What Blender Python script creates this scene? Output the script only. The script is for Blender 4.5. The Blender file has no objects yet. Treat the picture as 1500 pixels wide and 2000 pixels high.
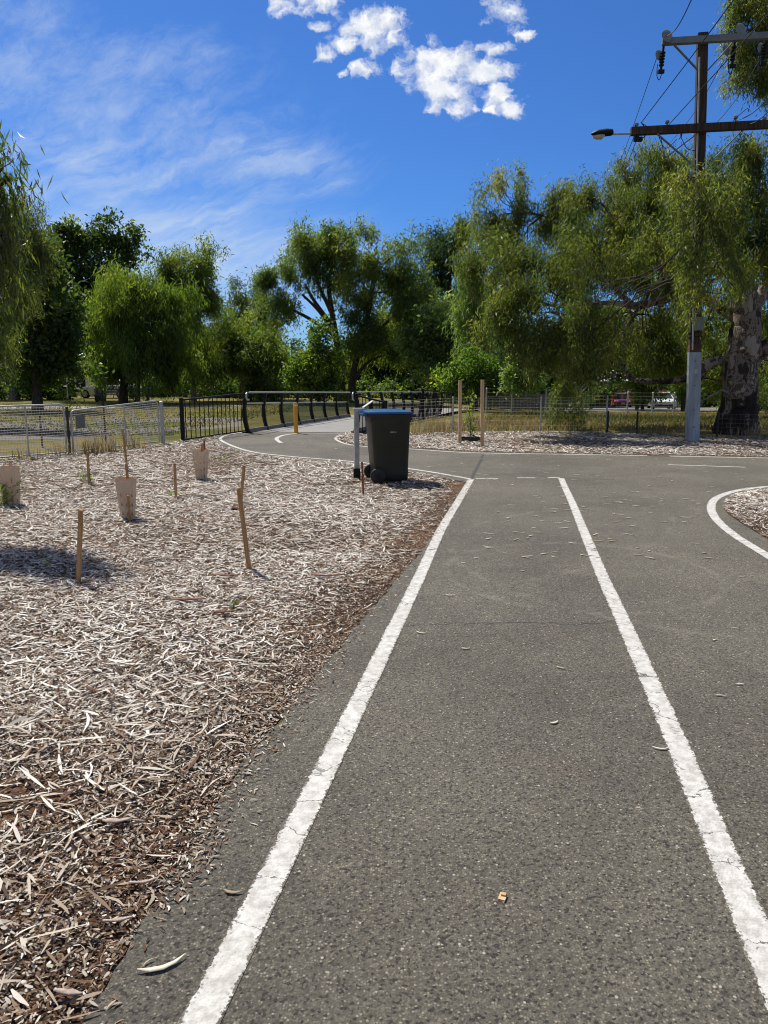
import bpy, bmesh, math, random
import numpy as np
from mathutils import Vector, Matrix
from mathutils.geometry import tessellate_polygon
C = bpy.context.scene
COL = C.collection
R = math.radians
random.seed(7)

# ------------------------------------------------------------------ camera
CAM_H, PITCH, F = 1.55, R(10.37), 1459.0          # eye height, downward tilt, focal length in photo pixels
cam = bpy.data.cameras.new('camera'); cam_o = bpy.data.objects.new('camera', cam); COL.objects.link(cam_o)
cam_o.location = (0, 0, CAM_H); cam_o.rotation_euler = (R(90) - PITCH, 0, 0)
cam.sensor_fit = 'VERTICAL'; cam.sensor_height = 36; cam.lens = 36 * F / 2000
cam.clip_start = 0.05; cam.clip_end = 3000
C.camera = cam_o
C.view_settings.view_transform = 'Standard'; C.view_settings.look = 'None'
C.view_settings.exposure = 0.3; C.view_settings.gamma = 1.0
C.cycles.max_bounces = 7; C.cycles.diffuse_bounces = 4; C.cycles.glossy_bounces = 2
C.cycles.transmission_bounces = 4; C.cycles.transparent_max_bounces = 6
C.cycles.use_denoising = True; C.cycles.filter_width = 1.05; C.cycles.denoiser = 'OPENIMAGEDENOISE'; C.cycles.denoising_input_passes = 'RGB_ALBEDO_NORMAL'

# ------------------------------------------------------------------ sun + sky
SUN_EL, SUN_AZ = R(55), R(-36)                     # azimuth from +Y, positive towards +X
sd = Vector((math.sin(SUN_AZ) * math.cos(SUN_EL), math.cos(SUN_AZ) * math.cos(SUN_EL), math.sin(SUN_EL)))
sl = bpy.data.lights.new('sun', 'SUN'); sl.energy = 5.0; sl.angle = R(0.5); sl.color = (1, 0.95, 0.86)
so = bpy.data.objects.new('sun', sl); COL.objects.link(so); so.rotation_euler = sd.to_track_quat('Z', 'Y').to_euler()

W_ = bpy.data.worlds.new('World'); C.world = W_; W_.use_nodes = True
class NT:
    """small node-tree writer"""
    def __init__(s, tree): s.t = tree; s.n = tree.nodes; s.l = tree.links
    def new(s, typ, ins=None, **kw):
        n = s.n.new(typ)
        for k, v in kw.items(): setattr(n, k, v)
        for k, v in (ins or {}).items():
            sock = n.inputs[k]
            if isinstance(v, bpy.types.NodeSocket): s.l.new(v, sock)
            else: sock.default_value = v
        return n
    def math(s, op, a, b=0.0, c=0.0, clamp=False):
        n = s.new('ShaderNodeMath', {0: a, 1: b, 2: c}, operation=op, use_clamp=clamp); return n.outputs[0]
    def vmath(s, op, a, b=(0, 0, 0)):
        n = s.new('ShaderNodeVectorMath', {0: a, 1: b}, operation=op)
        return n.outputs['Value'] if op in ('DOT_PRODUCT', 'LENGTH', 'DISTANCE') else n.outputs['Vector']
    def noise(s, vec, scale, detail=4, rough=0.55, dist=0.0, dim='3D'):
        return s.new('ShaderNodeTexNoise', {'Vector': vec, 'Scale': scale, 'Detail': detail, 'Roughness': rough, 'Distortion': dist}, noise_dimensions=dim).outputs['Fac']
    def voro(s, vec, scale, feature='F1', out='Distance', rnd=1.0):
        return s.new('ShaderNodeTexVoronoi', {'Vector': vec, 'Scale': scale, 'Randomness': rnd}, feature=feature).outputs[out]
    def ramp(s, fac, stops):
        n = s.new('ShaderNodeValToRGB', {'Fac': fac}); e = n.color_ramp.elements
        while len(e) < len(stops): e.new(0.5)
        for el, (p, c) in zip(e, stops):
            el.position = p; el.color = (*c, 1) if len(c) == 3 else c
        return n.outputs['Color']
    def step(s, v, a, b):
        return s.new('ShaderNodeMapRange', {'Value': v, 'From Min': a, 'From Max': b}, interpolation_type='SMOOTHSTEP').outputs['Result']
    def mix(s, f, a, b, blend='MIX'):
        n = s.new('ShaderNodeMix', data_type='RGBA', blend_type=blend)
        for i, v in ((0, f), (6, a), (7, b)):
            if isinstance(v, bpy.types.NodeSocket): s.l.new(v, n.inputs[i])
            else: n.inputs[i].default_value = v if i == 0 else ((*v, 1) if len(v) == 3 else v)
        return n.outputs[2]
    def mapping(s, vec, scale=(1, 1, 1), rot=(0, 0, 0), loc=(0, 0, 0)):
        return s.new('ShaderNodeMapping', {'Vector': vec, 'Scale': scale, 'Rotation': rot, 'Location': loc}).outputs[0]

FWD = Vector((0, math.cos(PITCH), -math.sin(PITCH))); UP = Vector((0, math.sin(PITCH), math.cos(PITCH)))
def build_world():
    t = NT(W_.node_tree); t.n.clear()
    sky = t.new('ShaderNodeTexSky', sky_type='NISHITA', sun_disc=False, sun_elevation=SUN_EL, sun_rotation=SUN_AZ,
                altitude=0, air_density=1.0, dust_density=0.35, ozone_density=3.0)
    base = t.mix(1.0, sky.outputs[0], (0.255, 0.51, 0.90), 'MULTIPLY')
    d = t.new('ShaderNodeTexCoord').outputs['Generated']
    f = t.vmath('DOT_PRODUCT', d, tuple(FWD)); fs = t.math('MAXIMUM', f, 0.05)
    u = t.math('DIVIDE', t.vmath('DOT_PRODUCT', d, (1, 0, 0)), fs)
    v = t.math('DIVIDE', t.vmath('DOT_PRODUCT', d, tuple(UP)), fs)
    uv = t.new('ShaderNodeCombineXYZ', {0: u, 1: v}).outputs[0]
    front = t.step(f, 0.1, 0.3)
    def field(ells, k):
        out = None
        for (px, py, rx, ry) in ells:
            a = t.vmath('SUBTRACT', uv, ((px - 750) / F, (1000 - py) / F, 0))
            a = t.vmath('MULTIPLY', a, (F / rx, F / ry, 0))
            e = t.math('SUBTRACT', 1.0, t.vmath('LENGTH', a))
            out = e if out is None else t.math('SMOOTH_MAX', out, e, k)
        return out
    # small heaped clouds
    puffs = [(716, 60, 82, 52), (682, 84, 38, 26), (752, 40, 42, 34), (628, 50, 26, 15), (600, -8, 110, 36), (540, 6, 32, 17),
             (637, 105, 26, 20), (712, 136, 38, 22), (858, 128, 98, 54), (868, 178, 66, 40), (822, 112, 40, 30), (935, 142, 86, 38),
             (900, 200, 44, 28), (968, 184, 54, 30), (966, 95, 46, 17), (996, 213, 30, 20), (992, 25, 44, 42), (1030, 72, 22, 13),
             (962, 215, 22, 13), (670, 140, 15, 11), (925, 210, 18, 12)]
    w1 = t.new('ShaderNodeTexNoise', {'Vector': uv, 'Scale': 34.0, 'Detail': 6.0, 'Roughness': 0.65}).outputs['Color']
    uvp = t.vmath('ADD', uv, t.vmath('MULTIPLY', t.vmath('SUBTRACT', w1, (0.5, 0.5, 0.5)), (0.035, 0.035, 0)))
    uv0 = uv; uv = uvp; fld = field(puffs, 0.05); uv = uv0
    def heap(off):
        q = t.vmath('ADD', uvp, off)
        bil = t.math('SUBTRACT', 0.55, t.voro(q, 44, 'SMOOTH_F1'))                 # rounded billows
        return t.math('ADD', t.math('MULTIPLY', bil, 0.75), t.math('MULTIPLY', t.math('SUBTRACT', t.noise(q, 34, 8, 0.60), 0.5), 3.3))
    h0 = heap((0, 0, 0)); h1 = heap((-0.006, 0.010, 0))
    val = t.math('ADD', fld, t.math('MULTIPLY', h0, 0.8))
    cm = t.math('POWER', t.step(val, 0.12, 1.0), 0.65)
    rel = t.math('MULTIPLY', t.math('SUBTRACT', h0, h1), 0.34)
    core = t.step(val, 0.3, 1.4)
    shade = t.math('ADD', t.math('ADD', 0.58, t.math('MULTIPLY', core, 0.26)), rel, clamp=True)
    ccol = t.mix(shade, (3.0, 4.0, 5.8), (8.3, 8.3, 8.3))
    # high thin cirrus: a mottled veil above, long streaks rising to the right below
    wob = t.new('ShaderNodeTexNoise', {'Vector': uv, 'Scale': 7.0, 'Detail': 5.0, 'Roughness': 0.6}).outputs['Color']
    uvw = t.vmath('ADD', uv, t.vmath('MULTIPLY', t.vmath('SUBTRACT', wob, (0.5, 0.5, 0.5)), (0.10, 0.07, 0)))
    def streak(v, ang, sx, sy, sc, det, ro): return t.noise(t.mapping(t.mapping(v, rot=(0, 0, R(ang))), (sx, sy, 1)), sc, det, ro)
    veil = field([(200, 220, 400, 170), (60, 150, 260, 140), (400, 290, 300, 120), (40, 30, 150, 70), (300, 120, 240, 90)], 0.3)
    low = field([(250, 440, 480, 130), (430, 480, 300, 110), (540, 330, 230, 90), (180, 330, 330, 90), (640, 500, 240, 60), (60, 380, 200, 120)], 0.3)
    m1 = t.math('ADD', t.math('MULTIPLY', streak(uvw, -38, 1.0, 2.2, 9, 9, 0.66), 0.6), t.math('MULTIPLY', streak(uvw, -12, 1.0, 1.7, 26, 8, 0.7), 0.4))
    v1 = t.math('MULTIPLY', t.step(t.math('ADD', t.math('MULTIPLY', t.math('SUBTRACT', m1, 0.5), 3.4), t.math('MULTIPLY', veil, 0.8)), -0.15, 1.5), t.step(veil, -0.35, 0.6))
    m2 = t.math('ADD', t.math('MULTIPLY', streak(uvw, -18, 0.8, 5.0, 7, 8, 0.6), 0.7), t.math('MULTIPLY', streak(uvw, -24, 1.0, 6.0, 19, 7, 0.62), 0.3))
    v2 = t.math('MULTIPLY', t.step(t.math('ADD', t.math('MULTIPLY', t.math('SUBTRACT', m2, 0.5), 3.6), t.math('MULTIPLY', low, 0.9)), 0.0, 1.5), t.step(low, -0.3, 0.5))
    cim = t.math('ADD', t.math('MULTIPLY', v1, 0.46), t.math('MULTIPLY', v2, 0.44), clamp=True)
    soft = t.math('MULTIPLY', t.step(field([(260, 560, 620, 230)], 0.1), -0.1, 0.9), t.math('ADD', 0.22, t.math('MULTIPLY', m2, 0.35)))
    cim = t.math('MINIMUM', t.math('ADD', cim, soft), 0.78)
    wi = t.step(streak(uvw, -15, 1.0, 3.0, 10, 7, 0.62), 0.62, 0.9)
    cim = t.math('MAXIMUM', cim, t.math('MULTIPLY', wi, 0.14))
    out = t.mix(t.math('MULTIPLY', cim, front), base, (5.2, 6.0, 7.0))
    out = t.mix(t.math('MULTIPLY', cm, front), out, ccol)
    rear = t.math('MULTIPLY', t.step(t.noise(t.mapping(d, (1, 1, 2.2)), 2.4, 7, 0.6), 0.30, 0.62), t.step(f, 0.62, 0.30))  # pale cloud added behind the camera, unseen, to neutralise the blue ambient light
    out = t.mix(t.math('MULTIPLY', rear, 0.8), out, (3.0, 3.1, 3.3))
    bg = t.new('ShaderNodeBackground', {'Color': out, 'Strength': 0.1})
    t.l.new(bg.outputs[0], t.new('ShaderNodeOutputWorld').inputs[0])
build_world()

# ------------------------------------------------------------------ placement helpers
def ray(px, py): return FWD + Vector(((px - 750) / F, 0, 0)) + UP * ((1000 - py) / F)
def GR(px, py, z=0.0):                              # where that line of sight meets the level ground
    d = ray(px, py); t = (z - CAM_H) / d.z
    return Vector((d.x * t, d.y * t, z))
def PT(px, py, Y):                                  # where it meets the vertical plane Y metres away
    d = ray(px, py); t = Y / d.y
    return Vector((d.x * t, Y, CAM_H + d.z * t))
def sstep(a): a = min(1, max(0, a)); return a * a * (3 - 2 * a)
def gz(x, y):                                       # the land falls gently beyond the fences
    d = min(max(0, y - 24), 70)
    return -d * (0.004 + 0.028 * sstep((x + 2) / 16))
def GY(px, Y, py=780):
    p = PT(px, py, Y); return Vector((p.x, Y, gz(p.x, Y)))
def PXM(Y): return Y / F                            # metres per photo pixel at depth Y

def catmull(pts, n=8, closed=False):
    out = []; P = [Vector(p) for p in pts]; N = len(P)
    for i in range(N if closed else N - 1):
        g = (lambda k: P[k % N]) if closed else (lambda k: P[min(max(k, 0), N - 1)])
        p0, p1, p2, p3 = g(i - 1), g(i), g(i + 1), g(i + 2)
        for k in range(n):
            t = k / n
            out.append(0.5 * ((2 * p1) + (p2 - p0) * t + (2 * p0 - 5 * p1 + 4 * p2 - p3) * t * t + (3 * p1 - p0 - 3 * p2 + p3) * t ** 3))
    if not closed: out.append(P[-1].copy())
    return out

# ------------------------------------------------------------------ object helpers
def tag(o, label=None, cat=None, group=None, kind=None):
    if label: o['label'] = label
    if cat: o['category'] = cat
    if group: o['group'] = group
    if kind: o['kind'] = kind
    return o
def thing(name, loc, label, cat, group=None, rz=0.0):
    o = bpy.data.objects.new(name, None); COL.objects.link(o); o.empty_display_size = 0.1
    o.location = loc; o.rotation_euler = (0, 0, rz)
    return tag(o, label, cat, group)
class MB:
    def __init__(s): s.v = []; s.f = []; s.M = None
    def add(s, verts, faces):
        b = len(s.v); s.v += [Vector(p) if s.M is None else s.M @ Vector(p) for p in verts]
        s.f += [tuple(b + i for i in f) for f in faces]
    def box(s, c, size, rot=None):
        x, y, z = (k / 2 for k in size); m = (rot or Matrix()).to_3x3()
        vs = [Vector(c) + m @ Vector((a * x, b * y, d * z)) for a in (-1, 1) for b in (-1, 1) for d in (-1, 1)]
        s.add(vs, [(0, 1, 3, 2), (4, 6, 7, 5), (0, 4, 5, 1), (2, 3, 7, 6), (0, 2, 6, 4), (1, 5, 7, 3)])
    def bar(s, a, b, w, h=None):                    # square bar from a to b
        a, b = Vector(a), Vector(b); h = h or w; d = (b - a); L = d.length
        q = d.to_track_quat('X', 'Z').to_matrix()
        s.box((a + b) / 2, (L, w, h), q)
    def tube(s, pts, rad, n=8, cap=True, twist=0.0, squash=1.0):
        P = [Vector(p) for p in pts]; N = len(P)
        if not hasattr(rad, '__len__'): rad = [rad] * N
        t0 = (P[1] - P[0]).normalized()
        ref = Vector((0, 0, 1)) if abs(t0.z) < 0.9 else Vector((1, 0, 0))
        u = t0.cross(ref).normalized(); vs = []; fs = []
        for i in range(N):
            t = (P[min(i + 1, N - 1)] - P[max(i - 1, 0)]).normalized()
            u = (u - t * u.dot(t)).normalized(); w = t.cross(u)
            for k in range(n):
                a = 2 * math.pi * k / n + twist
                vs.append(P[i] + (u * math.cos(a) + w * math.sin(a) * squash) * rad[i])
        for i in range(N - 1):
            for k in range(n):
                k2 = (k + 1) % n
                fs.append((i * n + k, i * n + k2, (i + 1) * n + k2, (i + 1) * n + k))
        if cap: fs += [tuple(range(n - 1, -1, -1)), tuple((N - 1) * n + k for k in range(n))]
        s.add(vs, fs)
    def loft(s, rings, cap=True):
        n = len(rings[0]); vs = [p for r in rings for p in r]; fs = []
        for i in range(len(rings) - 1):
            for k in range(n):
                k2 = (k + 1) % n; fs.append((i * n + k, i * n + k2, (i + 1) * n + k2, (i + 1) * n + k))
        if cap: fs += [tuple(range(n - 1, -1, -1)), tuple((len(rings) - 1) * n + k for k in range(n))]
        s.add(vs, fs)
    def cyl(s, c, r, h, axis='z', n=20):
        d = {'x': Vector((1, 0, 0)), 'y': Vector((0, 1, 0)), 'z': Vector((0, 0, 1))}[axis]
        s.tube([Vector(c) - d * h / 2, Vector(c) + d * h / 2], r, n)
    def poly(s, pts, z=None):                       # flat filled outline
        P = [Vector((p[0], p[1], p[2] if z is None else z)) for p in pts]
        tris = tessellate_polygon([[Vector((p.x, p.y, 0)) for p in P]])
        s.add(P, [tuple(t) for t in tris])
    def build(s, name, mat, parent=None, smooth=False, bevel=0.0, loc=None):
        me = bpy.data.meshes.new(name); me.from_pydata([tuple(p) for p in s.v], [], s.f)
        bm = bmesh.new(); bm.from_mesh(me); bmesh.ops.recalc_face_normals(bm, faces=bm.faces)
        if bevel: bmesh.ops.bevel(bm, geom=[e for e in bm.edges if len(e.link_faces) == 2 and e.calc_face_angle(0) > 0.5], offset=bevel, segments=2, affect='EDGES', profile=0.5)
        bm.to_mesh(me); bm.free()
        if smooth:
            me.polygons.foreach_set('use_smooth', [True] * len(me.polygons))
            try: me.set_sharp_from_angle(angle=R(40))
            except Exception: pass
        me.materials.append(mat)
        o = bpy.data.objects.new(name, me); COL.objects.link(o)
        if parent is not None:
            o.parent = parent
            if loc is None: o.matrix_parent_inverse = Matrix()
        if loc is not None: o.location = loc
        return o
def local(o):                                       # world -> local matrix of a thing built in world space
    return (Matrix.Translation(o.location) @ Matrix.Rotation(o.rotation_euler.z, 4, 'Z')).inverted()
def np_mesh(name, V, Fq, mat, parent=None, tint=None, uvlen=None):
    me = bpy.data.meshes.new(name); V = np.ascontiguousarray(V, dtype=np.float32); Fq = np.ascontiguousarray(Fq, dtype=np.int32)
    k = Fq.shape[1]
    me.vertices.add(len(V)); me.vertices.foreach_set('co', V.ravel())
    me.loops.add(Fq.size); me.loops.foreach_set('vertex_index', Fq.ravel())
    me.polygons.add(len(Fq)); me.polygons.foreach_set('loop_start', np.arange(0, Fq.size, k, dtype=np.int32))
    me.update(calc_edges=True)
    if tint is not None:
        a = me.attributes.new('tint', 'FLOAT', 'POINT'); a.data.foreach_set('value', np.ascontiguousarray(tint, dtype=np.float32))
    me.materials.append(mat)
    o = bpy.data.objects.new(name, me); COL.objects.link(o)
    if parent is not None: o.parent = parent
    return o

# ------------------------------------------------------------------ materials
def material(name):
    m = bpy.data.materials.new(name); m.use_nodes = True; m.node_tree.nodes.clear(); return m, NT(m.node_tree)
def finish(t, bsdf, disp=None):
    o = t.new('ShaderNodeOutputMaterial'); t.l.new(bsdf, o.inputs[0])
def plain(name, col, rough=0.6, metal=0.0, var=0.15, scale=12, bump=0.0, spec=0.5, streak=1.0):
    m, t = material(name); co = t.new('ShaderNodeTexCoord').outputs['Object']
    n = t.noise(t.mapping(co, (1, 1, streak)), scale, 5, 0.6)
    lo = tuple(c * (1 - var) for c in col); hi = tuple(min(1, c * (1 + var)) for c in col)
    c = t.ramp(n, [(0.3, lo), (0.7, hi)])
    ins = {'Base Color': c, 'Roughness': rough, 'Metallic': metal, 'Specular IOR Level': spec}
    if bump: ins['Normal'] = t.new('ShaderNodeBump', {'Strength': bump, 'Distance': 0.01, 'Height': n}).outputs[0]
    finish(t, t.new('ShaderNodeBsdfPrincipled', ins).outputs[0]); return m
def leaf_mat(name, dark, mid, light, trans=0.4, rough=0.5, spec=0.4, tcol=(2.25, 2.4, 0.8)):
    m, t = material(name)
    a = t.new('ShaderNodeAttribute', attribute_name='tint').outputs['Fac']
    c = t.ramp(a, [(0.0, dark), (0.5, mid), (1.0, light)])
    p = t.new('ShaderNodeBsdfPrincipled', {'Base Color': c, 'Roughness': rough, 'Specular IOR Level': spec})
    tr = t.new('ShaderNodeBsdfTranslucent', {'Color': t.mix(1.0, c, tcol, 'MULTIPLY')})
    mx = t.new('ShaderNodeMixShader', {0: trans, 1: p.outputs[0], 2: tr.outputs[0]})
    finish(t, mx.outputs[0]); return m

def asphalt_color(t, co):
    big = t.noise(co, 0.55, 5, 0.62); med = t.noise(co, 3.2, 6, 0.7); fine = t.noise(co, 70, 4, 0.75)
    c = t.mix(t.step(big, 0.3, 0.7), (0.104, 0.094, 0.074), (0.165, 0.150, 0.118))
    c = t.mix(t.math('MULTIPLY', t.step(med, 0.48, 0.72), 0.45), c, (0.192, 0.172, 0.135))
    red = t.noise(t.vmath('ADD', co, (7.3, 2.1, 0)), 1.3, 5, 0.65)
    c = t.mix(t.math('MULTIPLY', t.step(red, 0.55, 0.75), 0.36), c, (0.180, 0.138, 0.108))
    dark = t.noise(t.vmath('ADD', co, (1.3, 9.1, 0)), 1.9, 6, 0.72)
    c = t.mix(t.math('MULTIPLY', t.step(dark, 0.56, 0.78), 0.42), c, (0.074, 0.067, 0.055))
    c = t.mix(t.math('MULTIPLY', t.step(fine, 0.40, 0.75), 0.6), t.mix(1.0, c, (0.62, 0.62, 0.62), 'MULTIPLY'), t.mix(1.0, c, (1.75, 1.75, 1.72), 'MULTIPLY'))
    v1 = t.new('ShaderNodeTexVoronoi', {'Vector': co, 'Scale': 125.0}); g = t.new('ShaderNodeSeparateColor', {0: v1.outputs['Color']}).outputs[0]
    stone = t.step(v1.outputs['Distance'], 0.55, 0.25)
    c = t.mix(t.math('MULTIPLY', t.step(g, 0.62, 1.0), stone), c, t.mix(1.0, c, (2.5, 2.45, 2.35), 'MULTIPLY'))
    c = t.mix(t.math('MULTIPLY', t.step(g, 0.30, 0.0), 0.85), c, (0.022, 0.020, 0.018))
    v2 = t.new('ShaderNodeTexVoronoi', {'Vector': co, 'Scale': 62.0})
    s2 = t.new('ShaderNodeSeparateColor', {0: v2.outputs['Color']}).outputs[1]
    fle = t.math('MULTIPLY', t.step(s2, 0.935, 0.96), t.step(v2.outputs['Distance'], 0.34, 0.2))
    c = t.mix(fle, c, (0.40, 0.375, 0.325))
    # tyre scuffs curving out of the junction
    for (cx, cy, rr, k) in ((1.55, 5.75, 1.05, 0.30), (2.9, 6.4, 2.3, 0.22), (-1.2, 9.5, 4.6, 0.18)):
        dd = t.math('ABSOLUTE', t.math('SUBTRACT', t.vmath('LENGTH', t.vmath('MULTIPLY', t.vmath('SUBTRACT', co, (cx, cy, 0)), (1, 1, 0))), rr))
        c = t.mix(t.math('MULTIPLY', t.math('MULTIPLY', t.step(dd, 0.05, 0.01), t.step(med, 0.42, 0.6)), k), c, (0.235, 0.215, 0.18))
    return c
def asphalt_bump(t, co, k=1.0):
    h = t.math('ADD', t.math('MULTIPLY', t.voro(co, 130), 0.6), t.math('MULTIPLY', t.noise(co, 75, 5, 0.8), 1.6))
    return t.new('ShaderNodeBump', {'Strength': 0.7 * k, 'Distance': 0.0075, 'Height': h}).outputs[0]
def mk_asphalt():
    m, t = material('asphalt'); co = t.new('ShaderNodeTexCoord').outputs['Object']
    c = asphalt_color(t, co)
    finish(t, t.new('ShaderNodeBsdfPrincipled', {'Base Color': c, 'Roughness': 0.85, 'Specular IOR Level': 0.35, 'Normal': asphalt_bump(t, co)}).outputs[0]); return m
def mk_paint():
    m, t = material('road_paint'); co = t.new('ShaderNodeTexCoord').outputs['Object']
    uv = t.new('ShaderNodeUVMap', uv_map='UVMap').outputs[0]       # x across (0..1), y metres along
    sx = t.new('ShaderNodeSeparateXYZ', {0: uv})
    edge = t.math('MINIMUM', sx.outputs[0], t.math('SUBTRACT', 1.0, sx.outputs[0]))
    n = t.noise(co, 42, 4, 0.7); n2 = t.noise(co, 9, 3, 0.5)
    # ragged edges
    keep = t.step(t.math('ADD', edge, t.math('MULTIPLY', t.math('SUBTRACT', n, 0.53), 0.42)), 0.02, 0.06)
    # thin cracks running across the stripe, unevenly spaced, some missing
    lowv = t.noise(co, 2.6, 2, 0.5); wig = t.noise(co, 24, 4, 0.65)
    cc = t.math('ADD', t.math('MULTIPLY', sx.outputs[1], 4.4), t.math('ADD', t.math('MULTIPLY', lowv, 3.0), t.math('MULTIPLY', wig, 0.42)))
    dist = t.math('ABSOLUTE', t.math('SUBTRACT', t.math('FRACT', cc), 0.5))
    rnd = t.new('ShaderNodeTexWhiteNoise', {'W': t.math('FLOOR', cc)}, noise_dimensions='1D').outputs['Value']
    crack = t.math('LESS_THAN', dist, t.math('MULTIPLY', t.math('MULTIPLY', t.step(rnd, 0.12, 0.95), t.step(n, 0.30, 0.62)), 0.034))
    uvw = t.vmath('ADD', t.mapping(uv, (0.11, 1, 1)), t.vmath('MULTIPLY', t.new('ShaderNodeTexNoise', {'Vector': co, 'Scale': 16.0, 'Detail': 3.0}).outputs['Color'], (0.05, 0.05, 0)))
    c2 = t.voro(t.mapping(uvw, (15, 22, 1)), 1.0, 'DISTANCE_TO_EDGE')
    crack = t.math('MAXIMUM', crack, t.math('MULTIPLY', t.math('MULTIPLY', t.math('LESS_THAN', c2, 0.035), t.math('GREATER_THAN', n2, 0.61)), 0.75))
    worn = t.math('MULTIPLY', t.step(t.voro(co, 95), 0.16, 0.05), t.step(t.noise(co, 3.5, 4, 0.6), 0.50, 0.72)); crack = t.math('MAXIMUM', crack, worn)
    # crumbling outer strip
    pit = t.math('MULTIPLY', t.math('LESS_THAN', t.voro(co, 80), 0.34), t.step(edge, 0.24, 0.02))
    keep = t.math('MULTIPLY', keep, t.math('SUBTRACT', 1.0, t.math('MAXIMUM', t.math('MULTIPLY', crack, 0.85), pit)))
    dirt = t.noise(co, 26, 5, 0.7)
    white = t.mix(t.step(dirt, 0.30, 0.66), (0.36, 0.345, 0.315), (0.585, 0.57, 0.535)); white = t.mix(t.math('MULTIPLY', t.step(t.noise(co, 1.7, 4, 0.6), 0.45, 0.75), 0.35), white, (0.36, 0.34, 0.30))
    c = t.mix(keep, t.mix(crack, asphalt_color(t, co), (0.06, 0.055, 0.05)), white)
    h = t.math('ADD', t.math('MULTIPLY', keep, 0.5), t.math('MULTIPLY', t.voro(co, 110), 0.7))
    b = t.new('ShaderNodeBump', {'Strength': 0.5, 'Distance': 0.004, 'Height': h}).outputs[0]
    finish(t, t.new('ShaderNodeBsdfPrincipled', {'Base Color': c, 'Roughness': 0.75, 'Specular IOR Level': 0.3, 'Normal': b}).outputs[0]); return m
def mk_soil():
    m, t = material('mulch_soil'); co = t.new('ShaderNodeTexCoord').outputs['Object']
    big = t.noise(co, 1.1, 4, 0.6)
    c = t.mix(t.step(big, 0.38, 0.62), (0.070, 0.042, 0.026), (0.145, 0.076, 0.040))
    a = t.noise(co, 60, 6, 0.75); c = t.mix(t.step(a, 0.5, 0.75), c, (0.20, 0.125, 0.080))
    ch = t.new('ShaderNodeTexVoronoi', {'Vector': t.mapping(co, (1, 1.4, 1), (0, 0, 0.5)), 'Scale': 85.0}).outputs['Color']
    g = t.new('ShaderNodeSeparateColor', {0: ch}).outputs[0]
    c = t.mix(t.math('MULTIPLY', t.step(g, 0.72, 0.95), 0.8), c, (0.33, 0.26, 0.20))
    c = t.mix(t.math('MULTIPLY', t.step(g, 0.28, 0.05), 0.8), c, (0.022, 0.016, 0.012))
    h = t.math('ADD', t.voro(co, 85), a)
    finish(t, t.new('ShaderNodeBsdfPrincipled', {'Base Color': c, 'Roughness': 0.95, 'Specular IOR Level': 0.1,
        'Normal': t.new('ShaderNodeBump', {'Strength': 1.0, 'Distance': 0.015, 'Height': h}).outputs[0]}).outputs[0]); return m
def mk_chips():
    m, t = material('mulch_chips'); a = t.new('ShaderNodeAttribute', attribute_name='tint').outputs['Fac']
    c = t.ramp(a, [(0.0, (0.028, 0.017, 0.011)), (0.16, (0.115, 0.058, 0.032)), (0.30, (0.20, 0.125, 0.075)), (0.48, (0.37, 0.305, 0.235)), (0.72, (0.59, 0.54, 0.465)), (1.0, (0.84, 0.81, 0.745))])
    co = t.new('ShaderNodeTexCoord').outputs['Object']
    c = t.mix(t.math('MULTIPLY', t.noise(co, 160, 3, 0.6), 0.35), c, t.mix(1.0, c, (0.55, 0.5, 0.46), 'MULTIPLY'))
    finish(t, t.new('ShaderNodeBsdfPrincipled', {'Base Color': c, 'Roughness': 0.8, 'Specular IOR Level': 0.25}).outputs[0]); return m
def mk_grass_ground():
    m, t = material('park_ground'); co = t.new('ShaderNodeTexCoord').outputs['Object']
    n = t.noise(co, 0.22, 5, 0.6); n2 = t.noise(co, 3.2, 5, 0.7); n3 = t.noise(co, 22, 4, 0.7)
    s = t.math('ADD', n, t.math('MULTIPLY', t.math('SUBTRACT', n2, 0.5), 0.45))
    c = t.ramp(s, [(0.36, (0.085, 0.110, 0.024)), (0.48, (0.165, 0.155, 0.036)), (0.58, (0.26, 0.205, 0.065)), (0.74, (0.26, 0.20, 0.115))])
    c = t.mix(t.math('MULTIPLY', n3, 0.6), c, t.mix(1.0, c, (0.45, 0.45, 0.4), 'MULTIPLY'))
    finish(t, t.new('ShaderNodeBsdfPrincipled', {'Base Color': c, 'Roughness': 0.95, 'Specular IOR Level': 0.1,
        'Normal': t.new('ShaderNodeBump', {'Strength': 1.0, 'Distance': 0.06, 'Height': n3}).outputs[0]}).outputs[0]); return m
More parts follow.
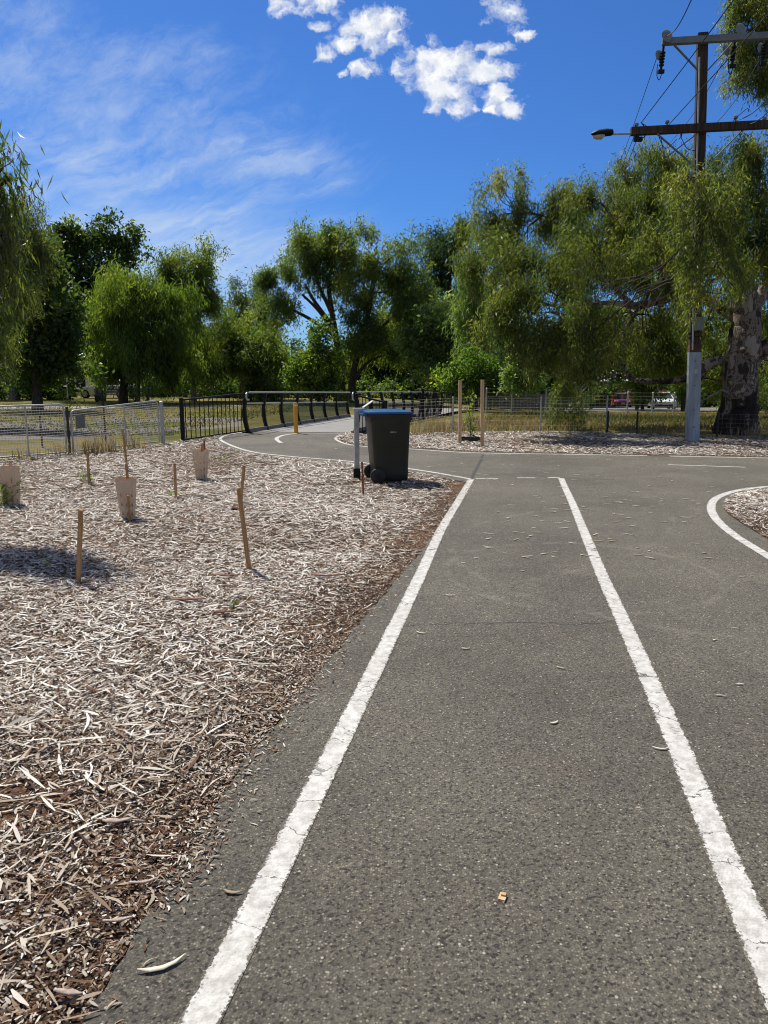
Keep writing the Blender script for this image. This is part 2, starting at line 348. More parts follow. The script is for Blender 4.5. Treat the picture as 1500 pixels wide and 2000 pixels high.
def mk_gum_bark():
    m, t = material('gum_bark'); co = t.new('ShaderNodeTexCoord').outputs['Object']
    w = t.new('ShaderNodeTexNoise', {'Vector': co, 'Scale': 3.0, 'Detail': 4.0}).outputs['Color']
    v = t.vmath('ADD', t.mapping(co, (1, 1, 0.38)), t.vmath('MULTIPLY', w, (0.3, 0.3, 0.3)))
    n = t.noise(v, 3.3, 4, 0.55)
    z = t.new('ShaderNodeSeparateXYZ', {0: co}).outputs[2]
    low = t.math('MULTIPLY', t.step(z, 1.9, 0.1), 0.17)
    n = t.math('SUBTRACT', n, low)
    c = t.ramp(n, [(0.30, (0.022, 0.017, 0.014)), (0.425, (0.060, 0.046, 0.037)), (0.435, (0.19, 0.155, 0.125)), (0.50, (0.25, 0.21, 0.175)), (0.508, (0.085, 0.058, 0.043)), (0.55, (0.12, 0.088, 0.068)), (0.558, (0.33, 0.285, 0.24)), (0.8, (0.42, 0.37, 0.315))])
    h = t.noise(t.mapping(co, (1, 1, 0.3)), 14, 5, 0.65)
    finish(t, t.new('ShaderNodeBsdfPrincipled', {'Base Color': c, 'Roughness': 0.85, 'Specular IOR Level': 0.2,
        'Normal': t.new('ShaderNodeBump', {'Strength': 0.9, 'Distance': 0.05, 'Height': t.math('ADD', h, n)}).outputs[0]}).outputs[0]); return m
def mk_timber(name, dark, light, scale=6, grain=0.06, bump=0.4):
    m, t = material(name); co = t.new('ShaderNodeTexCoord').outputs['Object']
    n = t.noise(t.mapping(co, (1, 1, grain)), scale * 5, 5, 0.65); b = t.noise(co, scale * 0.4, 3, 0.5)
    c = t.mix(t.step(n, 0.3, 0.7), dark, light); c = t.mix(t.math('MULTIPLY', b, 0.4), c, t.mix(1.0, c, (0.6, 0.58, 0.55), 'MULTIPLY'))
    finish(t, t.new('ShaderNodeBsdfPrincipled', {'Base Color': c, 'Roughness': 0.85, 'Specular IOR Level': 0.2,
        'Normal': t.new('ShaderNodeBump', {'Strength': bump, 'Distance': 0.01, 'Height': n}).outputs[0]}).outputs[0]); return m
def mk_glass(name, col, alpha):
    m, t = material(name)
    g = t.new('ShaderNodeBsdfPrincipled', {'Base Color': (*col, 1), 'Roughness': 0.12, 'Specular IOR Level': 0.6})
    tr = t.new('ShaderNodeBsdfTransparent', {'Color': (0.75, 0.86, 0.9, 1)})
    finish(t, t.new('ShaderNodeMixShader', {0: alpha, 1: tr.outputs[0], 2: g.outputs[0]}).outputs[0]); return m

def mk_guard():
    m, t = material('tree_guard_plastic'); co = t.new('ShaderNodeTexCoord').outputs['Object']; c = t.mix(t.noise(co, 9, 4, .6), (0.62, 0.45, 0.31), (0.74, 0.58, 0.43))
    d = t.new('ShaderNodeBsdfPrincipled', {'Base Color': c, 'Roughness': 0.55}); r_ = t.new('ShaderNodeBsdfTranslucent', {'Color': c}); finish(t, t.new('ShaderNodeMixShader', {0: 0.14, 1: d.outputs[0], 2: r_.outputs[0]}).outputs[0]); return m
M = dict(
    asphalt=mk_asphalt(), paint=mk_paint(), soil=mk_soil(), chips=mk_chips(), grass=mk_grass_ground(), gum=mk_gum_bark(),
    road=plain('road_surface', (0.17, 0.165, 0.16), 0.85, var=0.2, scale=1.5), gravel=plain('gravel', (0.125, 0.108, 0.088), 0.95, var=0.4, scale=9, bump=0.6),
    deck=plain('deck_concrete', (0.215, 0.205, 0.19), 0.8, var=0.12, scale=2), crack=plain('crack_fill', (0.045, 0.042, 0.038), 0.95, var=0.3, scale=40),
    bark=mk_timber('dark_bark', (0.030, 0.024, 0.019), (0.10, 0.08, 0.065), 5, 0.15), pale_bark=mk_timber('pale_bark', (0.13, 0.11, 0.095), (0.36, 0.32, 0.28), 4, 0.2),
    pole=mk_timber('pole_timber', (0.030, 0.021, 0.016), (0.085, 0.062, 0.05), 5, 0.05), stake=mk_timber('stake_timber', (0.34, 0.18, 0.075), (0.56, 0.35, 0.17), 9, 0.06, 0.25),
    redstake=mk_timber('red_stake_timber', (0.20, 0.07, 0.035), (0.30, 0.12, 0.06), 9, 0.06, 0.25), tallstake=mk_timber('tall_stake_timber', (0.46, 0.30, 0.16), (0.68, 0.49, 0.30), 7, 0.05, 0.25),
    greywood=mk_timber('grey_wood', (0.12, 0.105, 0.09), (0.24, 0.215, 0.19), 6, 0.08),
    black=plain('black_steel', (0.008, 0.008, 0.008), 0.55, 0.0, 0.3, 6, spec=0.25), blackp=plain('black_plastic', (0.008, 0.008, 0.008), 0.5, 0, 0.3, 9),
    galv=plain('galvanised_steel', (0.42, 0.42, 0.41), 0.5, 0.25, 0.25, 8), wire=plain('fence_wire', (0.50, 0.48, 0.44), 0.5, 0.1, 0.15, 8), rail=plain('handrail_steel', (0.50, 0.50, 0.48), 0.35, 0.4, 0.1, 6),
    darkwire=plain('dark_wire', (0.03, 0.028, 0.026), 0.6, 0.2, 0.2, 8),
    splint=plain('painted_steel_splint', (0.28, 0.325, 0.385), 0.6, 0.1, 0.35, 7, streak=0.12), rust=plain('rust_stain', (0.085, 0.045, 0.025), 0.9, 0, 0.4, 6),
    yellow=plain('yellow_paint', (0.74, 0.34, 0.014), 0.5, 0, 0.12, 14), white=plain('white_paint', (0.78, 0.78, 0.76), 0.5, 0, 0.06, 10), whitewall=plain('white_wall', (0.62, 0.61, 0.58), 0.8, 0, 0.1, 2),
    binbody=plain('bin_green_plastic', (0.015, 0.019, 0.012), 0.45, 0, 0.22, 5, spec=0.4, streak=0.4), binlid=plain('bin_blue_plastic', (0.012, 0.085, 0.22), 0.28, 0, 0.15, 10, spec=0.55),
    guard=mk_guard(), sign=plain('sign_back_metal', (0.17, 0.175, 0.18), 0.5, 0.4, 0.1, 6),
    xarm=plain('crossarm_steel', (0.15, 0.17, 0.18), 0.55, 0.3, 0.2, 4), porcelain=plain('insulator_porcelain', (0.17, 0.19, 0.20), 0.25, 0, 0.2, 8), lampglass=plain('lamp_lens', (0.42, 0.42, 0.36), 0.2, 0, 0.1, 8),
    cable=plain('cable_dark', (0.022, 0.022, 0.026), 0.6), paintwhite=plain('car_white', (0.72, 0.73, 0.74), 0.25, 0, 0.03, 4, spec=0.7), paintred=plain('car_red', (0.32, 0.028, 0.024), 0.25, 0, 0.05, 4, spec=0.7),
    carglass=plain('car_glass', (0.02, 0.025, 0.03), 0.08, 0, 0.1, 3, spec=0.9), tyre=plain('tyre_rubber', (0.012, 0.012, 0.012), 0.8), headlamp=plain('headlamp', (0.7, 0.7, 0.68), 0.15, 0, 0.05, 4, spec=0.8), plate=plain('number_plate', (0.55, 0.55, 0.45), 0.5),
    orange=plain('orange_strap', (0.60, 0.30, 0.12), 0.7), cream=plain('cream_render', (0.42, 0.36, 0.26), 0.85, 0, 0.12, 2), roofgrey=plain('roof_metal', (0.30, 0.31, 0.33), 0.5, 0.2, 0.15, 3), roofwhite=plain('white_roof_metal', (0.74, 0.74, 0.72), 0.5, 0, 0.06, 3), brick=plain('brick_wall', (0.17, 0.09, 0.06), 0.9, 0, 0.3, 14),
    glassp=mk_glass('railing_glass', (0.10, 0.17, 0.18), 0.32), window=plain('window_glass', (0.02, 0.025, 0.03), 0.1, 0, 0.1, 3, spec=0.8),
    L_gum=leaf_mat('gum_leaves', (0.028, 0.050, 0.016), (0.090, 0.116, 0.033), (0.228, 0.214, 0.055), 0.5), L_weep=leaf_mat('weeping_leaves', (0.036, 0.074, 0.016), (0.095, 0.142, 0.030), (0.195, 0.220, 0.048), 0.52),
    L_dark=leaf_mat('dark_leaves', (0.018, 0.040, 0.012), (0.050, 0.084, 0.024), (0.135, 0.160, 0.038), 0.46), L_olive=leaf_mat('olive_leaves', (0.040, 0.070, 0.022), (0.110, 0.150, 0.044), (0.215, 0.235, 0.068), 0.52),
    L_grey=leaf_mat('grey_green_leaves', (0.052, 0.090, 0.038), (0.125, 0.180, 0.072), (0.245, 0.295, 0.130), 0.48), L_fresh=leaf_mat('fresh_leaves', (0.034, 0.074, 0.014), (0.092, 0.150, 0.030), (0.205, 0.245, 0.050), 0.5),
    L_near=leaf_mat('near_gum_leaves', (0.026, 0.046, 0.014), (0.075, 0.100, 0.026), (0.180, 0.185, 0.052), 0.40, 0.4, 0.5), L_rust=leaf_mat('rust_leaves', (0.035, 0.018, 0.010), (0.09, 0.042, 0.016), (0.15, 0.08, 0.03), 0.4),
    straw=leaf_mat('dry_straw', (0.20, 0.14, 0.06), (0.34, 0.26, 0.13), (0.50, 0.43, 0.28), 0.3, 0.8, 0.2, (1.1, 1.05, 0.9)), deadleaf=leaf_mat('dead_leaves', (0.20, 0.13, 0.07), (0.42, 0.35, 0.24), (0.66, 0.61, 0.50), 0.1, 0.7, 0.3, (1.1, 1.05, 0.9)), redbark=mk_timber('red_bark_flake', (0.085, 0.036, 0.022), (0.21, 0.105, 0.068), 7, 0.5), palebarkflake=mk_timber('pale_bark_flake', (0.30, 0.22, 0.175), (0.54, 0.46, 0.40), 7, 0.5),
)

# ------------------------------------------------------------------ ground, path, markings
def build_ground():
    xs = np.concatenate([np.linspace(-400, -60, 12), np.linspace(-50, 50, 51), np.linspace(60, 400, 12)])
    ys = np.concatenate([np.linspace(-60, 20, 17), np.linspace(22, 100, 40), np.linspace(110, 900, 14)])
    V = [(x, y, gz(x, y)) for y in ys for x in xs]; n = len(xs)
    Fq = [(j * n + i, j * n + i + 1, (j + 1) * n + i + 1, (j + 1) * n + i) for j in range(len(ys) - 1) for i in range(n - 1)]
    tag(np_mesh('ground', np.array(V), np.array(Fq), M['grass']), kind='structure')
build_ground()
def rough_edge(pts, amp, rng, step=0.05):
    out = []
    for i in range(len(pts) - 1):
        a, b = pts[i], pts[i + 1]; L = (b - a).length; k = max(1, min(400, int(L / step))); nrm = Vector((-(b - a).y, (b - a).x, 0)).normalized()
        for j in range(k):
            p = a.lerp(b, j / k); s = p.x * 9 + p.y * 7
            out.append(p + nrm * amp * (0.6 * math.sin(s) * math.sin(s * 0.37 + 1) + 0.5 * math.sin(s * 3.1) + rng.uniform(-0.5, 0.5)))
    return out
rg = random.Random(3)
EDGE_L = [GR(*p) for p in [(165, 2000), (300, 1770), (385, 1638), (470, 1500), (560, 1390), (645, 1288), (745, 1168), (858, 1036), (895, 978), (916, 945)]]
back = EDGE_L[0] + (EDGE_L[0] - EDGE_L[2]).normalized() * 9
EDGE_BL = [GR(*p) for p in [(916, 945), (826, 927), (695, 909), (558, 897), (486, 888), (438, 872), (420, 859), (438, 848), (476, 841)]]
EDGE_F = [GR(*p) for p in [(690, 846), (664, 850), (653, 857), (672, 866), (720, 872), (800, 876), (920, 883), (1100, 886.5), (1300, 890), (1500, 894)]]
far_r = EDGE_F[-1] + (EDGE_F[-1] - EDGE_F[-2]).normalized() * 22
path_outline = rough_edge([back] + EDGE_L, 0.02, rg) + rough_edge(catmull(EDGE_BL, 6), 0.008, rg, 0.08) + rough_edge(catmull(EDGE_F, 4), 0.006, rg, 0.1) + [far_r, Vector((26, 9, 0)), Vector((14, -6, 0))]
mb = MB(); mb.poly(path_outline, 0.012); tag(mb.build('path', M['asphalt']), kind='structure')
# mulched beds
BED_L = [back] + EDGE_L + EDGE_BL + [GR(*p) for p in [(480, 843), (357, 862), (319, 868), (140, 886), (-40, 902)]] + [Vector((-16, 12.5, 0)), Vector((-16, -6, 0))]
mb = MB(); mb.poly(BED_L, 0.006); tag(mb.build('garden_bed', M['soil']), kind='structure')
BED_R = EDGE_F + [far_r] + [GR(*p) for p in [(1900, 866), (1500, 855), (1243, 849), (1056, 843), (884, 846), (760, 846)]]
mb = MB(); mb.poly(BED_R, 0.006); tag(mb.build('garden_bed', M['soil']), kind='structure')
isl = [GR(*p) for p in [(1560, 955), (1500, 958), (1452, 965), (1424, 977), (1414, 990), (1424, 1008), (1500, 1056), (1620, 1125)]]
ISL = catmull(isl, 5) + [Vector((9, 5.8, 0)), Vector((9, 10.4, 0))]
mb = MB(); mb.poly(ISL, 0.020); tag(mb.build('garden_bed', M['soil']), kind='structure')

def ribbon(name, pts, w, z=0.0140, seg=6, smooth=True, mat='paint'):
    P = [Vector((p.x, p.y, 0)) for p in pts]
    P = catmull(P, seg) if smooth and len(P) > 2 else P
    if len(P) == 2: P = [P[0].lerp(P[1], i / 8) for i in range(9)]
    V = []; Fq = []; uv = []; s = 0
    for i, p in enumerate(P):
        t = (P[min(i + 1, len(P) - 1)] - P[max(i - 1, 0)]).normalized(); nrm = Vector((-t.y, t.x, 0))
        if i: s += (p - P[i - 1]).length
        ww = w[0] + (w[1] - w[0]) * i / (len(P) - 1) if isinstance(w, tuple) else w
        for k in range(2): V.append(p + nrm * ww * (k - 0.5) + Vector((0, 0, z))); uv.append((k, s))
        if i: Fq.append((2 * i - 2, 2 * i - 1, 2 * i + 1, 2 * i))
    me = bpy.data.meshes.new(name); me.from_pydata([tuple(v) for v in V], [], Fq)
    l = me.uv_layers.new(name='UVMap')
    for lp in me.loops: l.data[lp.index].uv = uv[lp.vertex_index]
    me.materials.append(M[mat]); o = bpy.data.objects.new(name, me); COL.objects.link(o); return tag(o, kind='structure')
def px(*pp): return [GR(*p) for p in pp]
a, b = GR(393, 2000), GR(689, 1400)
ribbon('edge_line', [a + (a - b).normalized() * 6, a] + px((541, 1700), (689, 1400), (819, 1130), (861, 1037), (900, 972), (920, 938)), 0.102, smooth=False)
a, b = GR(1546, 2000), GR(1400, 1650)
ribbon('centre_line', [a + (a - b).normalized() * 6, a] + px((1400, 1650), (1330, 1475), (1254, 1300), (1207, 1195), (1177, 1130), (1139, 1037), (1118, 985), (1104, 955), (1096, 936)), (0.108, 0.10), smooth=False)
for pp in (((930, 936), (972, 936)), ((1010, 935), (1045, 935)), ((1070, 934.5), (1093, 934.5))): ribbon('lane_dash', px(*pp), 0.07)
ribbon('edge_line', px((918, 937), (830, 921.5), (700, 904), (560, 892), (490, 883), (447, 869), (430, 858), (445, 850), (480, 844)), 0.085)
ribbon('edge_line', px((690, 847.5), (664, 852), (656, 858.5), (676, 868), (722, 874), (800, 878), (920, 885.5), (1100, 888.6), (1300, 892), (1500, 896)) + [far_r - Vector((0, 0.1, 0))], 0.085)
ribbon('lane_dash', px((1305, 909), (1455, 914)), 0.08)
ribbon('lane_line', px((582, 847.5), (556, 850.5), (542, 855.5), (541, 860), (549, 866)), 0.11)
ribbon('bridge_line', px((484, 846.5), (672, 847.5)), 0.06)
ribbon('edge_line', px((1620, 943), (1500, 952), (1440, 960), (1402, 973), (1389, 990), (1397, 1014), (1432, 1046), (1500, 1089), (1600, 1150), (1800, 1270)), 0.105)
# cracks and the joint in the asphalt
def crack(pp, w, j=0.018):
    P = px(*pp); out = []
    for i in range(len(P) - 1):
        k = max(2, int((P[i + 1] - P[i]).length / 0.05))
        for q in range(k): out.append(P[i].lerp(P[i + 1], q / k) + Vector((rg.uniform(-j, j), rg.uniform(-j, j), 0)))
    ribbon('path_crack', out + [P[-1]], w, 0.0132, smooth=False, mat='crack')
crack([(775, 1226), (900, 1220), (1040, 1219), (1130, 1223), (1205, 1217)], 0.006)
crack([(850, 1066), (880, 1050), (905, 1046)], 0.008)
crack([(920, 938), (932, 915), (944, 889)], 0.05, 0.01)
# bridge deck
D0, D1 = GR(480, 844), GR(688, 846.5); dirB = (GR(680, 815) - GR(485, 845)).normalized()
mb = MB(); a, b = D0 + Vector((-0.1, 0, 0)), D1 + Vector((0.12, 0, 0))
mb.poly([a, b, b + dirB * 16, a + dirB * 16], 0.020); tag(mb.build('bridge_deck', M['deck']), kind='structure')
# gravel strip and paths inside the park, and the street beyond
def strip(name, pts, mat, dz):
    mb = MB(); n = len(pts) // 2
    A, B = pts[:n], pts[n:]
    for i in range(n - 1):
        for k in range(12):
            q = [A[i].lerp(A[i + 1], k / 12), A[i].lerp(A[i + 1], (k + 1) / 12), B[i].lerp(B[i + 1], (k + 1) / 12), B[i].lerp(B[i + 1], k / 12)]
            mb.add([(p.x, p.y, gz(p.x, p.y) + dz) for p in q], [(0, 1, 2, 3)])
    return tag(mb.build(name, M[mat]), kind='structure')
strip('gravel', [GR(-400, 868), GR(120, 858), GR(330, 843), GR(470, 834), GR(-400, 835), GR(120, 824), GR(330, 816), GR(470, 815)], 'gravel', 0.004)
strip('footpath', [GR(-300, 801), GR(200, 795), GR(480, 793), GR(-300, 795), GR(200, 790.5), GR(480, 789)], 'deck', 0.004)
strip('road', [Vector((7, 55, 0)), Vector((22, 55, 0)), Vector((60, 50, 0)), Vector((9, 78, 0)), Vector((26, 72, 0)), Vector((60, 66, 0))], 'road', 0.004)
strip('road', [Vector((9, 78.1, 0)), Vector((30, 140, 0)), Vector((26, 72.1, 0)), Vector((44, 140, 0))], 'road', 0.006)

# ------------------------------------------------------------------ mulch and litter
def in_poly(P, x, y):
    inside = np.zeros(len(x), bool); n = len(P)
    for i in range(n):
        a, b = P[i], P[(i + 1) % n]
        if a.y == b.y: continue
        c = ((a.y > y) != (b.y > y)) & (x < (b.x - a.x) * (y - a.y) / (b.y - a.y) + a.x); inside ^= c
    return inside
def snoise(rng, P, freq, n=6):
    out = np.zeros(len(P))
    for _ in range(n):
        k = rng.normal(size=P.shape[1]); k *= freq * rng.uniform(0.6, 1.5) / np.linalg.norm(k); out += np.sin(P @ k + rng.uniform(0, 6.28))
    return out / n ** 0.5
def strips(rng, P, L, Wd, tint, prof=(0.35, 1.0, 0.85, 0.2), tilt=0.3, lift=0.0, bend=0.5, camber=0.0):
    """curved flat slivers lying on the ground: 4 cross-sections, 3 faces each"""
    n = len(P); th = rng.uniform(0, 2 * math.pi, n); k = rng.normal(0, bend, n); sl = rng.normal(0, tilt, n) * 0.5; ro = rng.normal(0, tilt, n)
    s = np.array([-0.5, -0.17, 0.17, 0.5]); V = np.zeros((n, 4, 2, 3))
    for i in range(4):
        u = s[i] * L; w = k * (s[i] ** 2 - 0.1) * L
        cx = np.cos(th) * u - np.sin(th) * w; cy = np.sin(th) * u + np.cos(th) * w; cz = u * np.sin(sl) - camber * s[i] ** 2 * L
        for j, sg in enumerate((-1, 1)):
            hw = sg * Wd * prof[i] * 0.5
            V[:, i, j, 0] = P[:, 0] + cx - np.sin(th + 2 * k * s[i]) * hw; V[:, i, j, 1] = P[:, 1] + cy + np.cos(th + 2 * k * s[i]) * hw
            V[:, i, j, 2] = P[:, 2] + cz + hw * np.sin(ro) + lift + np.abs(np.sin(sl)) * L * 0.5 + np.abs(hw * np.sin(ro))
    base = (np.arange(n) * 8)[:, None, None]
    Fq = base + np.array([[0, 1, 3, 2], [2, 3, 5, 4], [4, 5, 7, 6]])[None]
    return V.reshape(-1, 3), Fq.reshape(-1, 4), np.repeat(tint, 8)
def merge(parts):
    V = []; Fq = []; T = []; b = 0
    for v, f, t in parts: V.append(v); Fq.append(f + b); T.append(t); b += len(v)
    return np.concatenate(V), np.concatenate(Fq), np.concatenate(T)
def scatter(rng, poly, y0, y1, dens, margin=1.1, x0=-13, x1=16):
    A = (x1 - x0) * (y1 - y0); n = int(A * dens); x = rng.uniform(x0, x1, n); y = rng.uniform(y0, y1, n)
    ok = in_poly(poly, x, y) & (np.abs(x) < margin * y + 0.5); return np.stack([x[ok], y[ok], np.zeros(ok.sum())], 1)
def edist(P):
    E = np.array([(p.x, p.y) for p in catmull([back] + EDGE_L, 12)]); return np.sqrt(((P[:, None, :2] - E[None]) ** 2).sum(2).min(1)) if len(P) < 60000 else np.concatenate([edist(q) for q in np.array_split(P, len(P) // 40000 + 1)])
def build_mulch():
    rng = np.random.default_rng(11); parts = []
    for poly, zb, far in ((BED_L, 0.008, 20.5), (BED_R, 0.008, 21), (ISL, 0.022, 11)):
        for (y0, y1, ds, sc, dc) in ((1.2, 4.2, 2600, 1.0, 9500), (4.2, 6.5, 3200, 1.0, 3000), (6.5, 10, 2300, 1.12, 0), (10, 15, 1200, 1.45, 0), (15, 21, 850, 1.7, 0)):
            if y0 > far: continue
            P = scatter(rng, poly, y0, min(y1, far), ds)
            if not len(P): continue
            # the surface is barer near the path edge and close to the camera
            pat = snoise(rng, P[:, :2], 2.2) ; keepp = 1.0 if poly is not BED_L else np.clip(0.55 + (P[:, 1] - 2.0) * 0.2 + 0.16 * pat, 0.2, 1) * np.clip(0.12 + 0.88 * edist(P) / (0.48 + 0.20 * pat), 0.06, 1)
            P = P[rng.uniform(size=len(P)) < keepp]; n = len(P); P[:, 2] = zb + rng.uniform(0.002, 0.022, n)
            big = rng.uniform(size=n) < 0.2
            L = np.where(big, rng.uniform(0.055, 0.12, n), 0.014 + 0.05 * rng.uniform(0, 1, n) ** 1.5) * sc; Wd = np.where(big, rng.uniform(0.005, 0.012, n), 0.0025 + 0.0075 * rng.uniform(0, 1, n) ** 1.8) * sc
            t = np.clip(np.where(rng.uniform(size=n) < 0.70, rng.normal(0.80, 0.16, n), rng.normal(0.22, 0.15, n)) + 0.09 * snoise(rng, P[:, :2], 1.3), 0, 1)
            if poly is BED_L:
                edge = np.clip((4.2 - P[:, 1]) / 2.5, 0, 1) * 0.13; t = np.clip(t - edge * (1 - big), 0, 1)
            sz = np.clip(1 + 0.32 * snoise(rng, P[:, :2], 1.7), 0.45, 1.6); L = L * sz; Wd = Wd * (0.6 + 0.4 * sz)
            if poly is BED_L: t = np.clip(t - 0.35 * np.clip(1 - edist(P) / 0.45, 0, 1), 0, 1)
            parts.append(strips(rng, P, L, Wd, t, tilt=0.24, bend=0.34))
            Q = P[rng.uniform(size=n) < 0.022]; q = len(Q)               # long shreds and broad flat pieces
            if q: Q = Q + np.array([0, 0, 0.006]); parts.append(strips(rng, Q, rng.uniform(0.08, 0.17, q) * sc, rng.uniform(0.005, 0.013, q) * sc, np.clip(rng.normal(0.5, 0.28, q), 0, 1), prof=(0.5, 1.0, 0.8, 0.25), tilt=0.15, bend=0.16))
            if dc:
                P = scatter(rng, poly, y0, y1, dc); n = len(P)
                if n:
                    bare = snoise(rng, P[:, :2], 2.6) + 0.5 * snoise(rng, P[:, :2], 6); P = P[bare > -0.95 - 0.5 * np.clip((P[:, 1] - 2.2) / 2, 0, 2)]; n = len(P)
                    P[:, 2] = zb + rng.uniform(0.0, 0.012, n); t = np.clip(-0.16 * (np.clip(1 - edist(P) / 0.5, 0, 1) if poly is BED_L else 0) + rng.normal(0.45, 0.25, n) + 0.1 * snoise(rng, P[:, :2], 3), 0, 1)
                    parts.append(strips(rng, P, rng.uniform(0.007, 0.026, n), rng.uniform(0.003, 0.008, n), t, prof=(0.7, 1, 0.9, 0.5), tilt=0.5, bend=0.3))
    # crumbs straying onto the asphalt along its edge
    E = np.array([(p.x, p.y) for p in catmull([back] + EDGE_L, 30)]); i = rng.integers(0, len(E), 1700)
    P = np.zeros((1700, 3)); P[:, :2] = E[i] + rng.normal(0, 0.045, (1700, 2)); P[:, 0] += np.abs(rng.normal(0, 0.03, 1700)); P[:, 2] = 0.016
    parts.append(strips(rng, P, rng.uniform(0.008, 0.035, 1700), rng.uniform(0.003, 0.008, 1700), np.clip(rng.normal(0.4, 0.25, 1700), 0, 1), tilt=0.3))
    V, Fq, T = merge(parts); print('mulch chips', len(V) // 8)
    tag(np_mesh('mulch', V, Fq, M['chips'], tint=T), kind='stuff')
build_mulch()

def one_strip(name, p, L, Wd, ang, mat, tint, curve=0.3, camber=0.25, z=0.02, label=None, cat=None, group=None, roll=0.25, prof=(0.12, 0.9, 1.0, 0.7, 0.08), thick=0.0015):
    n = len(prof); V = []; Fq = []; rj = random.Random(int(abs(p.x * 977 + p.y * 131) * 10)); jag = 0.0
    if name == 'bark_strip':
        n = 11; prof = [float(np.interp(q / 10, np.linspace(0, 1, len(prof)), prof)) * rj.uniform(0.55, 1.15) for q in range(11)]; jag = 0.35; thick = min(thick, 0.004)
    for i in range(n):
        s = i / (n - 1) - 0.5; u = s * L; w = curve * (s * s - 0.1) * L
        for j, sg in enumerate((-1, 1)):
            hw = sg * Wd * 0.5 * prof[i]
            for k in (0, 1): V.append((u - 2 * curve * s * hw + rj.uniform(-1, 1) * jag * L * 0.05 * (1 - k * 0), w + hw + rj.uniform(-1, 1) * jag * Wd * 0.2, camber * s * s * L * 0.6 + roll * abs(hw) + k * thick))
    for i in range(n - 1):
        a = 4 * i; b = a + 4
        Fq += [(a, a + 2, b + 2, b), (a + 1, b + 1, b + 3, a + 3), (a, b, b + 1, a + 1), (a + 2, a + 3, b + 3, b + 2)]
    Fq += [(0, 1, 3, 2), (4 * n - 4, 4 * n - 2, 4 * n - 1, 4 * n - 3)]
    o = np_mesh(name, np.array(V), np.array(Fq), mat, tint=np.full(len(V), tint)); o.location = (p.x, p.y, z); o.rotation_euler = (0, 0, ang)
    return tag(o, label, cat, group)
